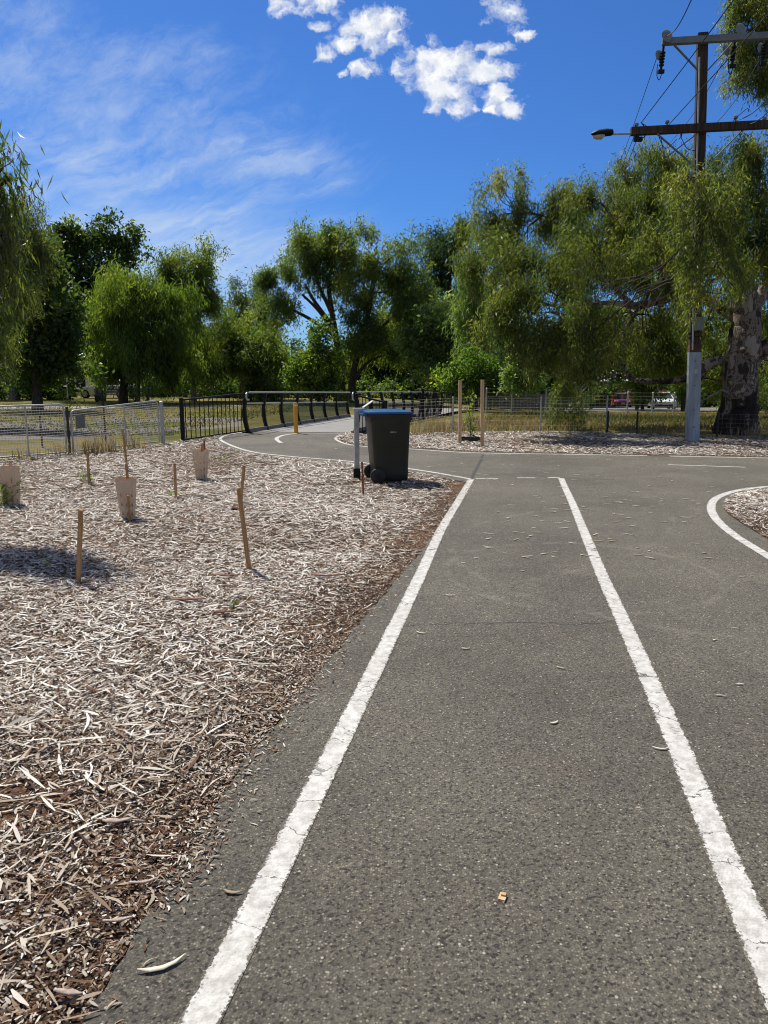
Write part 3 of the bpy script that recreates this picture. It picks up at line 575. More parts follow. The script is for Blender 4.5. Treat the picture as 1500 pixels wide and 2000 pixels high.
def build_leaves():
    r = random.Random(5)
    own = [((318, 1898), 0.125, 0.016, 0.45, 0.95, 'long curved cream gum leaf on the asphalt at the bottom left'), ((455, 1752), 0.06, 0.012, -0.1, 0.25, 'short greenish gum leaf beside the left white line'),
           ((1290, 1469), 0.07, 0.010, -0.15, 0.95, 'thin cream leaf touching the left side of the centre line'), ((1083, 1418), 0.045, 0.012, 0.5, 0.9, 'small folded pale leaf between the white lines, halfway down the path'),
           ((880, 1167), 0.07, 0.012, 0.0, 0.95, 'pale flat leaf between the lines just above the thin cross crack'), ((1360, 1065), 0.075, 0.012, -0.4, 0.55, 'curled tan leaf with a dark shadow right of the centre line'),
           ((1445, 1342), 0.05, 0.010, 0.1, 0.8, 'pale leaf near the right edge of the picture, right of the centre line'), ((822, 1241), 0.07, 0.011, -0.5, 0.9, 'slanting pale leaf on the right side of the left white line'),
           ((910, 1272), 0.05, 0.013, 0.0, 0.8, 'small rounded tan leaf below the thin cross crack')]
    for (p, L, w, a, t, lab) in own:
        one_strip('fallen_leaf', GR(*p), L, w, a, M['deadleaf'], t, r.uniform(0.3, 0.8), 0.3, 0.0165, lab, 'leaf', 'gum leaves fallen on the asphalt')
    for i in range(225):
        y = 888 + 210 * r.random() ** 1.9; x = r.uniform(720, 1490) if y < 960 else r.uniform(940, 1400)
        if y < 925 and x < 830: x = r.uniform(450, 900); y = r.uniform(856, 878 + (x - 450) * 0.06)
        if y > 940 and x < 1000 - (y - 936) * 0.4: x += 140
        g = GR(x, y)
        one_strip('fallen_leaf', g, r.uniform(0.05, 0.13), r.uniform(0.011, 0.02), r.uniform(-0.9, 0.9) + (math.pi if r.random() < .5 else 0), M['deadleaf'], r.uniform(0.35, 1), r.uniform(-0.7, 0.7), r.uniform(0.1, 0.5), 0.0165,
                  'pale dry gum leaf lying on the grey asphalt of the path junction' if g.y > 7 else 'pale dry gum leaf lying on the near stretch of grey path', 'leaf', 'gum leaves fallen on the asphalt')
    for i, p in enumerate([(1020, 1119), (1140, 1110), (1396, 1255), (1436, 1232), (1408, 1365), (1330, 1120), (930, 1093), (905, 1103), (1450, 1130), (1095, 1310)]):
        one_strip('fallen_leaf', GR(*p), r.uniform(0.03, 0.07), r.uniform(0.008, 0.012), r.uniform(-0.6, 0.6), M['deadleaf'], r.uniform(0.5, 1), r.uniform(-0.6, 0.6), 0.3, 0.0165, 'pale dry gum leaf lying on the near stretch of grey path', 'leaf', 'gum leaves fallen on the asphalt')
    # a chip of wood on the path
    mb = MB(); mb.loft([[(-.011, -.004, 0), (.009, -.006, 0), (.012, .004, 0), (-.008, .006, 0)], [(-.013, -.004, .006), (.012, -.005, .008), (.013, .005, .007), (-.011, .006, .007)]])
    mb.M = Matrix(); mb.box((0.002, 0.003, 0.010), (0.016, 0.004, 0.004))
    o = mb.build('wood_chip', M['tallstake']); o.scale = (0.9, 3.0, 0.9); g = GR(981, 1762); o.location = (g.x, g.y, 0.0125); o.rotation_euler = (0, 0, -0.35)
    tag(o, 'splintered tan wood chip lying alone between the white lines near the bottom', 'wood chip')
    # bark flakes in the mulch
    fl = [((438, 1133), 0.20, 0.035, 0.0, 'redbark', 'red brown bark strip lying just left below the foot of the tall leaning stake'), ((640, 1133), 0.22, 0.03, 0.08, 'redbark', 'curved red brown bark strip lying towards the path, right of the tall leaning stake'),
          ((367, 1182), 0.22, 0.045, 0.12, 'redbark', 'thick red brown bark slab left of the small green seedling'), ((436, 1206), 0.14, 0.05, 0.2, 'redbark', 'broken red bark piece leaning over the small green seedling'),
          ((228, 1621), 0.085, 0.02, 0.1, 'palebarkflake', 'pinkish pale bark flake near the lower left, biggest one on the bare soil'), ((280, 1742), 0.075, 0.011, 0.25, 'palebarkflake', 'long pink leaf shaped flake at the edge of the asphalt, lower left'),
          ((180, 1360), 0.09, 0.022, -0.6, 'redbark', 'pink brown curled bark flake alone in pale mulch at the left'), ((230, 1818), 0.075, 0.012, 0.2, 'palebarkflake', 'cream sliver of bark on the red soil, lower left'),
          ((135, 1962), 0.07, 0.016, -0.15, 'palebarkflake', 'pale bark sliver at the very bottom left by the asphalt'), ((520, 908), 0.42, 0.05, 0.0, 'bark', 'dark bark strip lying in front of the left path curve'),
          ((445, 889), 0.3, 0.06, 0.05, 'bark', 'short dark bark strip near the white curve of the path'), ((690, 945), 0.35, 0.05, -0.1, 'redbark', 'flat reddish bark strip left of the black bin'), ((585, 952), 0.5, 0.03, -0.15, 'palebarkflake', 'long thin pale bark strip in the mulch left of the bin'),
          ((720, 958), 0.3, 0.05, 0.0, 'palebarkflake', 'pink bark strip in front of the bin wheels'), ((300, 1104), 0.16, 0.02, 0.9, 'bark', 'dark twig like bark strip between the two near stakes'), ((395, 975), 0.5, 0.035, 0.2, 'bark', 'long dark bark strip behind the leaning stakes'), ((1140, 838), 0.35, 0.12, 0.1, 'redbark', 'red brown bark curl at the foot of the wire fence')]
    for p, L, w, a, m, lab in fl:
        one_strip('bark_strip', GR(*p), L * 1.1, w * 1.2, a, M[m], 0.5, r.uniform(-0.3, 0.3), 0.25, 0.032, lab, 'bark', roll=0.35, prof=(0.35, 0.9, 1.0, 0.8, 0.25), thick=0.006)
build_leaves()

# ------------------------------------------------------------------ fences, gates and the bridge
def farm_gate(A, B, zb, hA, hB, mid, corner, label, nh=19, fine=0.0):
    """tube frame gate with welded wire infill between ground points A and B"""
    g = thing('farm_gate', (A.x, A.y, 0), label, 'gate', 'steel farm gates along the mulch bed'); g.rotation_euler = (0, 0, math.atan2(B.y - A.y, B.x - A.x))
    L = (B - A).length; f = MB(); r = 0.019
    top = lambda x: zb + hA + (hB - hA) * x / L
    pts = [(0, 0, zb)]
    for x, s in ((0, 1), (L, -1)):
        c = 0.09
        arc = [Vector((x + s * c * (1 - math.cos(a)), 0, top(x) - c + c * math.sin(a))) for a in [k * math.pi / 10 for k in range(6)]]
        pts += arc if s == 1 else arc[::-1]
    pts += [(L, 0, zb)]
    f.tube(pts, r, 8); f.tube([(0, 0, zb), (L, 0, zb)], r * 0.8, 8); f.build('frame', M['galv'], g, True)
    for x in mid:
        s = MB(); s.tube([(x, 0, zb), (x, 0, top(x))], r * 0.85, 8); s.build('upright', M['galv'], g, True)
    w = MB(); H = hA
    for i in range(1, nh):
        k = (i / nh) ** 1.0; w.tube([(0, 0, zb + hA * k), (L, 0, zb + hB * k)], 0.0054, 4, False)
    n = int(L / 0.052)
    for i in range(1, n):
        x = L * i / n; w.tube([(x, 0.006, zb), (x, 0.006, top(x))], 0.0028, 3, False)
    w.build('wire_mesh', M['wire'], g); return g
gA, gB = GR(-150, 912), GR(131, 889)
farm_gate(gA, gB, 0.06, 0.93, 0.93, [(gB - gA).length * 0.71], 0.1, 'longer galvanised farm gate with wire infill at the left edge of the picture')
gC, gD = GR(144, 887), GR(312, 867.5)
gateB = farm_gate(gC, gD, 0.06, 0.80, 0.92, [(gD - gC).length * 0.58], 0.1, 'slightly lower galvanised farm gate carrying a small grey sign')
mb = MB(); mb.box((0.2, -0.03, 0.63), (0.23, 0.004, 0.25)); o = mb.build('warning_sign', M['sign']); o.matrix_world = Matrix.Translation(gateB.location) @ Matrix.Rotation(gateB.rotation_euler.z, 4, 'Z')
tag(o, 'blank grey metal sign hung on the wire of the lower gate', 'sign')
def post(name, p, h, r, mat, label, cat, group=None, square=False, cap=True):
    o = thing(name, (p.x, p.y, gz(p.x, p.y)), label, cat, group); m = MB(); m.tube([(0, 0, -0.1), (0, 0, h)], r, 4 if square else 12, twist=math.pi / 4 if square else 0); m.build('post', M[mat], o, not square)
    if cap:
        m = MB(); m.tube([(0, 0, h), (0, 0, h + r * 0.5), (0, 0, h + r * 0.9)], [r * 1.12, r * 1.0, r * 0.3], 12); m.build('cap', M[mat], o, True)
    return o
post('gate_post', GR(137, 888), 0.93, 0.026, 'darkwire', 'dark post between the two farm gates', 'post')
post('gate_post', GR(319, 868), 0.94, 0.045, 'galv', 'thick galvanised post with a domed cap right of the lower gate', 'post')
post('star_dropper', GR(83, 874), 1.06, 0.02, 'black', 'thin black dropper standing behind the longer farm gate', 'post', None, True, False)
post('star_dropper', GR(207, 867), 1.2, 0.02, 'black', 'thin black dropper standing behind the gate with the sign', 'post', None, True, False)
def wire_fence(name, pts, heights, label, post_r=0.022, postmat='galv', rows=(0.03, 0.2, 0.36, 0.5, 0.62, 0.73, 0.83, 0.92, 1.0), pitch=0.1, vert=1.0, group=None, wr=0.0026, posts=True, wiremat='wire'):
    b = pts[0]; g = thing(name, (b.x, b.y, b.z), label, 'fence', group); w = MB(); loc = Matrix.Translation(-Vector((b.x, b.y, b.z))); w.M = loc
    for i in range(len(pts) - 1):
        p, q = pts[i], pts[i + 1]; hp, hq = heights[i], heights[i + 1]; L = (q - p).length
        for k in rows: w.tube([p + Vector((0, 0, hp * k)), q + Vector((0, 0, hq * k))], wr, 4, False)
        n = max(2, int(L / pitch))
        for j in range(1, n):
            t = j / n; c = p.lerp(q, t) + Vector((0, 0.005, 0)); h = (hp + (hq - hp) * t) * vert; w.tube([c, c + Vector((0, 0, h))], wr * 0.8, 3, False)
    w.build('wire_mesh', M[wiremat], g)
    if posts:
        for p, h in zip(pts, heights):
            m = MB(); m.M = loc; m.tube([p - Vector((0, 0, 0.1)), p + Vector((0, 0, h + 0.02))], post_r, 10); po = m.build('post', M[postmat], g, True)
            m = MB(); m.M = loc; m.tube([p + Vector((0, 0, h + 0.02)), p + Vector((0, 0, h + 0.045))], [post_r * 1.25, post_r * 0.5], 10); m.build('cap', M[postmat], po, True)
    return g
wire_fence('wire_fence', [GR(324, 867), GR(356, 863)], [0.82, 0.82], 'short wire panel between the capped gate post and the black picket fence', posts=False, pitch=0.08)
def picket_fence(A, B, hA, hB, n, label, zbA=0.05, zbB=0.05, ends=(True, True)):
    g = thing('picket_fence', (A.x, A.y, A.z), label, 'fence', 'black steel picket fences'); loc = Matrix.Translation(-A); X = lambda t, z: A.lerp(B, t) + Vector((0, 0, z))
    for nm, za, zb, w in (('top_rail', hA, hB, 0.042), ('bottom_rail', zbA, zbB, 0.038)):
        m = MB(); m.M = loc; m.bar(X(0, za), X(1, zb), w); m.build(nm, M['black'], g)
    for i in range(n):
        t = (i + 0.7) / (n + 0.4); m = MB(); m.M = loc; m.tube([X(t, zbA + (zbB - zbA) * t), X(t, hA + (hB - hA) * t)], 0.0135, 4, twist=math.pi / 4); m.build('picket', M['black'], g)
    for t, e, h in ((0, ends[0], hA), (1, ends[1], hB)):
        if e:
            m = MB(); m.M = loc; m.box(X(t, h / 2 + 0.0), (0.085, 0.085, h + 0.1)); m.build('post', M['black'], g, bevel=0.004)
    return g
pfA, pfB = GR(358, 863), GR(478, 845)
picket_fence(pfA, pfB, 0.98, 1.06, 14, 'black picket fence rising from the gates to the bridge on the left', ends=(True, False))
BRA, BRB = GR(485, 846), GR(681, 815); dirB = (BRB - BRA).normalized(); nB = Vector((-dirB.y, dirB.x, 0))
def bridge_rail(A, direction, L, label, sign, hend, n, glass=True, inwardtilt=0.0):
    """curved flat posts, tube handrail with a hooked end, midrail, kerb rail and wire/glass infill"""
    g = thing('bridge_railing', (A.x, A.y, 0), label, 'railing', 'railings of the footbridge'); loc = Matrix.Translation(-Vector((A.x, A.y, 0)))
    nn = Vector((-direction.y, direction.x, 0)) * sign
    top = lambda s: 1.10 + (hend - 1.10) * s / 7.9
    mid = lambda s: 0.80 + (hend * 0.62 - 0.80) * s / 7.9
    def X(s, z, off=0.0): return A + direction * s + nn * off + Vector((0, 0, z))
    bow = lambda z: 0.10 * math.sin(max(0, min(1, z / 1.1)) * math.pi)          # posts bow outward
    m = MB(); m.M = loc
    rp = [X(0.05, top(0) - 0.20, -0.02), X(-0.06, top(0) - 0.19, -0.02), X(-0.10, top(0) - 0.13, -0.02), X(-0.09, top(0) - 0.04, -0.02), X(-0.02, top(0), -0.02)] + [X(s, top(s), -0.02) for s in np.linspace(0.2, L, 8)]
    m.tube(rp, 0.026, 10); m.build('handrail', M['rail'], g, True)
    m = MB(); m.M = loc; m.tube([X(0, mid(0), bow(0.75)), X(L, mid(L), bow(0.75))], 0.016, 8); m.build('midrail', M['rail'], g, True)
    m = MB(); m.M = loc; m.bar(X(0, 0.075, 0.01), X(L, 0.075, 0.01), 0.06, 0.09); m.build('kerb_rail', M['sign'], g)
    for i in range(n + 1):
        s = L * i / n; m = MB(); m.M = loc; H = top(s)
        rings = []
        for k in range(9):
            z = H * k / 8 * (1.03 if i == 0 else 1.0); c = X(s, z, bow(z)); w = (0.085 if i == 0 else 0.055); d = 0.10 if k < 5 else 0.085
            rings.append([c + nn * d * a + direction * w * b for a, b in ((-.5, -.5), (.5, -.5), (.5, .5), (-.5, .5))])
        m.loft(rings); po = m.build('post', M['black'], g)
        if i == 0:
            m = MB(); m.M = loc; m.box(X(s, 0.035, 0.02), (0.26, 0.22, 0.03)); m.build('foot_plate', M['black'], po)
    for i in range(n):
        s0, s1 = L * i / n + 0.05, L * (i + 1) / n - 0.05; m = MB(); m.M = loc; k = int((s1 - s0) / 0.032)
        for j in range(k + 1):
            s = s0 + (s1 - s0) * j / k; m.tube([X(s, 0.12, bow(0.12)), X(s, mid(s) * 0.5, bow(mid(s) * 0.5)), X(s, mid(s), bow(0.75))], 0.0032, 3, False)
        m.build('wire_infill', M['darkwire'], g)
        if glass and i >= 2:
            m = MB(); m.M = loc; a = [X(s0, 0.13, bow(.13) + .02), X(s1, 0.13, bow(.13) + .02), X(s1, mid(s1) * .5, bow(mid(s1) * .5) + .02), X(s0, mid(s0) * .5, bow(mid(s0) * .5) + .02), X(s1, mid(s1) - .02, bow(.75) + .02), X(s0, mid(s0) - .02, bow(.75) + .02)]
            m.add(a, [(0, 1, 2, 3), (3, 2, 4, 5)]); m.build('glass_panel', M['glassp'], g)
    return g
bridge_rail(BRA, dirB, (BRB - BRA).length + 0.1, 'left railing of the footbridge with curved black posts and bright handrail', 1, 0.93, 7)
BR2 = GR(693, 846); bridge_rail(BR2, dirB, 10.5, 'right railing of the footbridge with leaning black posts, behind the bin', -1, 0.93, 9, glass=False)
picket_fence(GR(697, 847), GR(753, 851), 1.02, 0.86, 8, 'short black picket fence sloping down from the bridge behind the bin')
a, b = PT(826, 803, 27), PT(884, 806, 30); a.z = gz(a.x, a.y); b.z = gz(b.x, b.y)
picket_fence(a, b, 1.05, 0.9, 11, 'far black picket fence past the end of the right bridge railing')
# right-hand welded wire fences
wire_fence('wire_fence', [GR(757, 851), GR(884, 847), GR(1055, 844), GR(1183, 845)], [0.88, 0.95, 0.93, 0.98], 'silver welded wire fence behind the tall stakes, along the far edge of the mulch', group='wire fences of the park')
wire_fence('wire_fence', [GR(1186, 845.5), GR(1243, 848), GR(1400, 855), GR(1560, 862)], [0.55, 0.56, 0.6, 0.6], 'lower wire fence with a dark post running behind the power pole', 0.026, 'darkwire', rows=(0.05, 0.25, 0.45, 0.62, 0.8, 1.0), wiremat='sign', group='wire fences of the park')
def far_pts(L): return [GY(x, Y) for x, Y in L]
wire_fence('wire_fence', far_pts([(950, 34), (1000, 34), (1066, 34), (1086, 36), (1226, 36), (1275, 36), (1317, 36)]), [1.1] * 7, 'more distant wire fence across the dry grass in front of the street', 0.035, 'galv', rows=(0.1, 0.3, 0.5, 0.7, 0.85, 1.0), pitch=0.25, group='wire fences of the park')
def board_fence(name, A, B, h, nb, mat, label, gap=0.25, seg=6):
    g = thing(name, (A.x, A.y, A.z), label, 'fence'); loc = Matrix.Translation(-A); m = MB(); m.M = loc
    for i in range(nb):
        z = h * (i + 0.5) / nb; m.bar(A + Vector((0, 0, z)), B + Vector((0, 0, z)), 0.03, h / nb * (1 - gap))
    m.build('boards', M[mat], g)
    for i in range(seg + 1):
        m = MB(); m.M = loc; p = A.lerp(B, i / seg) + Vector((0, 0.06, h / 2)); m.box(p, (0.1, 0.08, h + 0.08)); m.build('post', M[mat], g)
    return g
board_fence('timber_fence', GY(935, 44), GY(1075, 44), 1.0, 5, 'greywood', 'weathered grey timber rail fence in the shade beyond the dry grass')
board_fence('boundary_fence', GY(-60, 66), GY(168, 66), 1.5, 3, 'black', 'long dark fence in the shade under the left trees', 0.02, 8)
board_fence('boundary_fence', GY(240, 64), GY(470, 64), 1.2, 3, 'black', 'dark low fence behind the weeping tree and the benches', 0.02, 8)
mb = MB(); a = GY(189, 62); mb.box((0, 0, 0.75), (1.6, 0.16, 1.5)); mb.box((0, 0, 1.53), (1.7, 0.24, 0.06)); o = mb.build('masonry_wall', M['whitewall']); o.location = a; tag(o, 'pale rendered wall panel at the end of the dark left fence', 'wall')
a = GY(133, 46); o = thing('flag_pole', a, 'thin pale pole in the shade above the longer farm gate', 'pole'); m = MB(); m.tube([(0, 0, 0), (0, 0, 2.2)], [0.05, 0.035], 8); m.build('shaft', M['galv'], o, True); m = MB(); m.tube([(0, 0, 2.2), (0, 0, 2.26)], [0.055, 0.02], 8); m.build('cap', M['galv'], o, True)
def bench(p, rz, label):
    o = thing('park_bench', p, label, 'bench', 'benches under the weeping tree', rz)
    m = MB(); [m.box((0, y, 0.45), (1.9, 0.11, 0.04)) for y in (-0.13, 0, 0.13)]; m.build('seat', M['greywood'], o)
    m = MB(); [m.box((0, 0.24, z), (1.9, 0.03, 0.1)) for z in (0.62, 0.76)]; m.build('backrest', M['greywood'], o)
    for x in (-0.75, 0.75): m = MB(); m.box((x, 0, 0.215), (0.06, 0.36, 0.43)); m.box((x, 0.24, 0.42), (0.06, 0.05, 0.84)); m.build('leg', M['black'], o)
bench(GY(213, 47), 0.1, 'dark park bench nearer the pale wall, in front of a white car'); bench(GY(266, 49), 0, 'dark park bench right of the two dark trunks')

# ------------------------------------------------------------------ trees
def unit(a): return a / np.maximum(np.linalg.norm(a, axis=1, keepdims=True), 1e-9)
def sway(rng, P, freq):                             # smooth pseudo-noise field in space
    return snoise(rng, P, freq, 7)
SPEC = dict(   # leaf length, width, droop, clump spread, leaf area index, gap, vertical stretch, tuft size
    weep=dict(L=0.38, W=0.055, droop=0.75, cs=0.20, lai=4.8, gap=0.9, cz=1.6, tuft=1.15), euc=dict(L=0.32, W=0.062, droop=0.55, cs=0.22, lai=5.2, gap=0.75, cz=1.2, tuft=1.2),
    broad=dict(L=0.26, W=0.14, droop=0.15, cs=0.24, lai=5.2, gap=0.8, cz=0.85, tuft=1.15), gum=dict(L=0.145, W=0.025, droop=0.64, cs=0.10, lai=4.6, gap=0.55, cz=1.6, tuft=0.55),
    near=dict(L=0.15, W=0.019, droop=0.80, cs=0.09, lai=4.2, gap=0.9, cz=2.0, tuft=0.5), small=dict(L=0.16, W=0.085, droop=0.1, cs=0.13, lai=3.2, gap=0.7, cz=0.9, tuft=0.5))
def foliage(rng, lobes, sp, scale=1.0):
    """leaf blades gathered in clumps through the volume of each lobe; returns blades and clump centres per lobe"""
    S = SPEC[sp]; Lf, Wf, droop, cs = S['L'] * scale, S['W'] * scale, S['droop'], S['cs'] * scale; K = 34
    sat = []
    for c, r in lobes:
        for _ in range(2):
            d = rng.normal(size=3); d[2] = d[2] * 0.8 + 0.1; d /= np.linalg.norm(d); f_ = rng.uniform(0.28, 0.5)
            sat.append((tuple(np.array(c) + d * np.array(r) * rng.uniform(0.85, 1.25)), tuple(np.array(r) * f_ * 0.85)))
    lobes = list(lobes) + sat
    cen = []; outs = []; per = []; tints = []
    for c, r in lobes:
        area = math.pi * (r[0] * r[2] + 0.3 * r[0] * r[1]); n = int(S['lai'] * area / (0.5 * Lf * Wf)); m = max(10, int(n / K))
        # a lobe is a handful of tufts near its surface, with air between them
        c = np.array(c); r = np.array(r); ns = int(np.clip(area / (S['tuft'] * scale) ** 2, 7, 60))
        ds = unit(rng.normal(size=(ns, 3)) + np.array([0, 0, 0.15])); sr = rng.uniform(0.40, 1.08, ns)[:, None] * (1 + 0.16 * rng.normal(size=(ns, 1)))
        sc_ = c + ds * r * sr; tr = S['tuft'] * scale * rng.uniform(0.25, 0.72, ns)
        j = rng.choice(ns, m, p=tr ** 2 / (tr ** 2).sum())
        e = unit(rng.normal(size=(m, 3))) * (rng.uniform(0, 1, m) ** 0.45)[:, None]; e[:, 2] *= S['cz'] ** 0.5 * rng.uniform(0.55, 1.6, ns)[j]; e[:, 0] *= rng.uniform(0.7, 1.3, ns)[j]
        P = sc_[j] + e * tr[j][:, None]; d = unit(ds[j] * 0.6 + e)
        fq = 2.6 / max(0.4, float(np.mean(r)))
        P = P + np.stack([sway(rng, P, fq) for _ in range(3)], 1) * r * np.array([0.30, 0.30, 0.22])
        ok = (sway(rng, P, 1.5 * fq) > -S['gap'] * 0.62) & (sway(rng, P, 4.5 * fq) > -0.85)
        P = P[ok]; d = d[ok]; per.append(P); cen.append(P); outs.append(d); tints.append(0.16 * rng.normal(size=ns)[j][ok])
    P = np.concatenate(cen); O = np.concatenate(outs); m = len(P)
    ct = np.clip(0.48 + 0.12 * sway(rng, P, 0.9) + np.concatenate(tints) + rng.normal(0, 0.09, m), 0, 1)
    i = np.repeat(np.arange(m), K); n = len(i)
    off = rng.normal(0, cs, (n, 3)); off[:, 2] *= S['cz']; off[:, 2] -= droop * cs * 0.8
    Q = P[i] + off
    ax = rng.normal(size=(n, 3)) * (1 - 0.72 * droop) + O[i] * 0.45 * (1 - droop); ax[:, 2] -= droop * 1.35; ax = unit(ax)
    sd_ = unit(np.cross(ax, rng.normal(size=(n, 3)))); nm = np.cross(ax, sd_)
    L = Lf * rng.uniform(0.6, 1.25, n)[:, None]; W = Wf * rng.uniform(0.65, 1.25, n)[:, None]
    bend = nm * L * rng.uniform(-0.14, 0.14, n)[:, None]
    V = np.stack([Q, Q + ax * L * 0.45 + sd_ * W * 0.5 + bend, Q + ax * L, Q + ax * L * 0.42 - sd_ * W * 0.5 + bend], 1).reshape(-1, 3)
    T = np.clip(ct[i] + rng.normal(0, 0.08, n), 0, 1)
    return V, np.arange(4 * n).reshape(-1, 4), np.repeat(T, 4), per
def wander(r, a, b, n, amp, sag=0.0):
    a, b = Vector(a), Vector(b); L = (b - a).length; pts = []; o = Vector((0, 0, 0))
    for i in range(n + 1):
        t = i / n
        if 0 < i < n: o = o * 0.6 + Vector((r.gauss(0, 1), r.gauss(0, 1), r.gauss(0, 0.7))) * amp * L
        else: o = Vector((0, 0, 0)) if i == 0 else o
        pts.append(a.lerp(b, t) + o * (1 if i < n else 0.5) + Vector((0, 0, sag * L * math.sin(math.pi * t))))
    return pts
def tree(name, label, Y, lobes, trunks, sp, leaf, bark, seed, scale=1.0, r0=0.18, cat='tree', group=None, deep=0.8, twigs=5, limbs=True, base_dz=0.0):
    """lobes: (x, y, rx, ry[, depth offset]) in photo pixels at depth Y; trunks: pixel polylines from the foot up"""
    r = random.Random(seed); rng = np.random.default_rng(seed); k = PXM(Y)
    tx = trunks[0][0][0]; base = GY(tx, Y); base.z += base_dz
    o = thing(name, base, label, cat, group); loc = Matrix.Translation(-base)
    L3 = []
    for l in lobes:
        dy = l[4] if len(l) > 4 else 0.0; c = PT(l[0], l[1], Y + dy); kk = PXM(Y + dy) * 1.02
        L3.append(((c.x - base.x, c.y - base.y, c.z - base.z), (l[2] * kk, l[5] if len(l) > 5 else max(l[2], l[3] * 0.6) * kk * deep, l[3] * kk)))
    V, Fq, T, per = foliage(rng, L3, sp, scale)
    np_mesh('crown', V, Fq, M[leaf], o, T)
    m = MB(); tips = []
    for t in trunks:
        P = []
        for j, q in enumerate(t):
            p = PT(q[0], q[1], Y + (q[2] if len(q) > 2 else 0))
            if j == 0 and t is trunks[0]: p = base.copy()
            elif j == 0 and len(q) < 3: p.z = max(p.z, gz(p.x, p.y) - 0.1)
            P.append(p - base)
        P = catmull(P, 5) if len(P) > 2 else wander(r, P[0], P[1], 5, 0.02)
        rr = r0 * (1.0 if t is trunks[0] else 0.55); N = len(P)
        m.tube(P, [rr * (1.25 - 0.3 * min(1, 4 * i / N)) * (1 - 0.55 * i / N) for i in range(N)], 9); tips += [(p, rr * (1 - 0.55 * i / N)) for i, p in enumerate(P) if i > N * 0.35]
    if limbs:
        for (c, rad), pts in zip(L3, per):
            c = Vector(c); a, ra = min(tips, key=lambda q: (q[0] - c).length + (3 if q[0].z > c.z else 0)); ra = min(ra, 0.6 * r0) * 0.42
            P = wander(r, a, c, 6, 0.035, 0.05); m.tube(P, [ra * (1 - 0.72 * i / 6) for i in range(7)], 6, False)
            if len(pts):
                for q in pts[rng.integers(0, len(pts), min(twigs + int(len(pts) / 60), 22))]:
                    s = P[r.randint(3, 6)]; m.tube(wander(r, s, Vector(q), 4, 0.06), [ra * 0.30, ra * 0.24, ra * 0.18, ra * 0.12, ra * 0.05], 4, False)
    m.build('trunk', M[bark], o, True)
    return o
BG = 'trees across the park behind the fences'
# left side
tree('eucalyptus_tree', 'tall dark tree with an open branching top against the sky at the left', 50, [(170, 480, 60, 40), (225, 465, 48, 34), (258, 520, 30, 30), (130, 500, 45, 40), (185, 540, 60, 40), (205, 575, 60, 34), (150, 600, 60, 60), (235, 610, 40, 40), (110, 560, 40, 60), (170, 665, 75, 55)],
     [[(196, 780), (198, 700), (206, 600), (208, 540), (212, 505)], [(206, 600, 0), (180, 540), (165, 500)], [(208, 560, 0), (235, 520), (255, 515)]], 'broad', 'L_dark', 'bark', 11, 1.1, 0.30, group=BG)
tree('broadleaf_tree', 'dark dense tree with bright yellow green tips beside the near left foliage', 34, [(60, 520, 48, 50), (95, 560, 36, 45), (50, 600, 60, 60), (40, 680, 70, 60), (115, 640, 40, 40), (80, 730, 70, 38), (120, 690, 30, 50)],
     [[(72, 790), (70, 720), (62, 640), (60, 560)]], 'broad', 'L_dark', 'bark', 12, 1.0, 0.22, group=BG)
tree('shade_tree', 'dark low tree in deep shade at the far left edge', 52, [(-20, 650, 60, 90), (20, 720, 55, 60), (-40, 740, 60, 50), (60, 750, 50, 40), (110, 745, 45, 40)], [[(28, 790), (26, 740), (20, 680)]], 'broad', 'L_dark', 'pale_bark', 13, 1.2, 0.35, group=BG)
tree('weeping_tree', 'broad round weeping tree with bright green top behind the lower gate', 43, [(270, 600, 85, 55), (215, 640, 50, 60), (325, 640, 48, 60), (270, 660, 95, 60), (240, 575, 40, 30), (300, 565, 40, 26), (275, 705, 85, 45), (220, 705, 40, 40), (335, 700, 35, 40)],
     [[(240, 787), (243, 730), (258, 670), (265, 610)], [(268, 784), (272, 730), (280, 660)]], 'weep', 'L_weep', 'bark', 14, 1.0, 0.24, group=BG)
tree('eucalyptus_tree', 'slender pale trunked gum with a narrow domed crown, right of the weeping tree', 48, [(385, 520, 38, 34), (345, 535, 42, 38), (320, 560, 30, 30), (390, 580, 40, 45), (350, 590, 40, 40), (385, 650, 42, 45), (360, 690, 50, 40), (400, 710, 40, 35), (330, 505, 18, 18)],
     [[(378, 786), (377, 730), (374, 660), (378, 560)], [(377, 720, 0), (392, 690), (398, 640)]], 'euc', 'L_olive', 'pale_bark', 15, 0.95, 0.17, group=BG)
tree('thin_tree', 'thin dark drooping tree alone in the gap of sky left of the central gum', 55, [(478, 570, 32, 24), (460, 590, 18, 22), (505, 595, 22, 28), (490, 640, 42, 36)], [[(470, 786), (474, 700), (482, 620), (480, 575)]], 'euc', 'L_dark', 'bark', 16, 1.0, 0.14, group=BG)
tree('bushy_tree', 'mid green bushy tree below the gap of sky, behind the left picket fence', 50, [(440, 665, 45, 45), (490, 680, 50, 50), (530, 700, 40, 60), (450, 725, 60, 45), (520, 745, 50, 30), (420, 640, 30, 34)], [[(486, 788), (486, 740), (488, 690)]], 'euc', 'L_olive', 'bark', 17, 1.0, 0.2, group=BG)
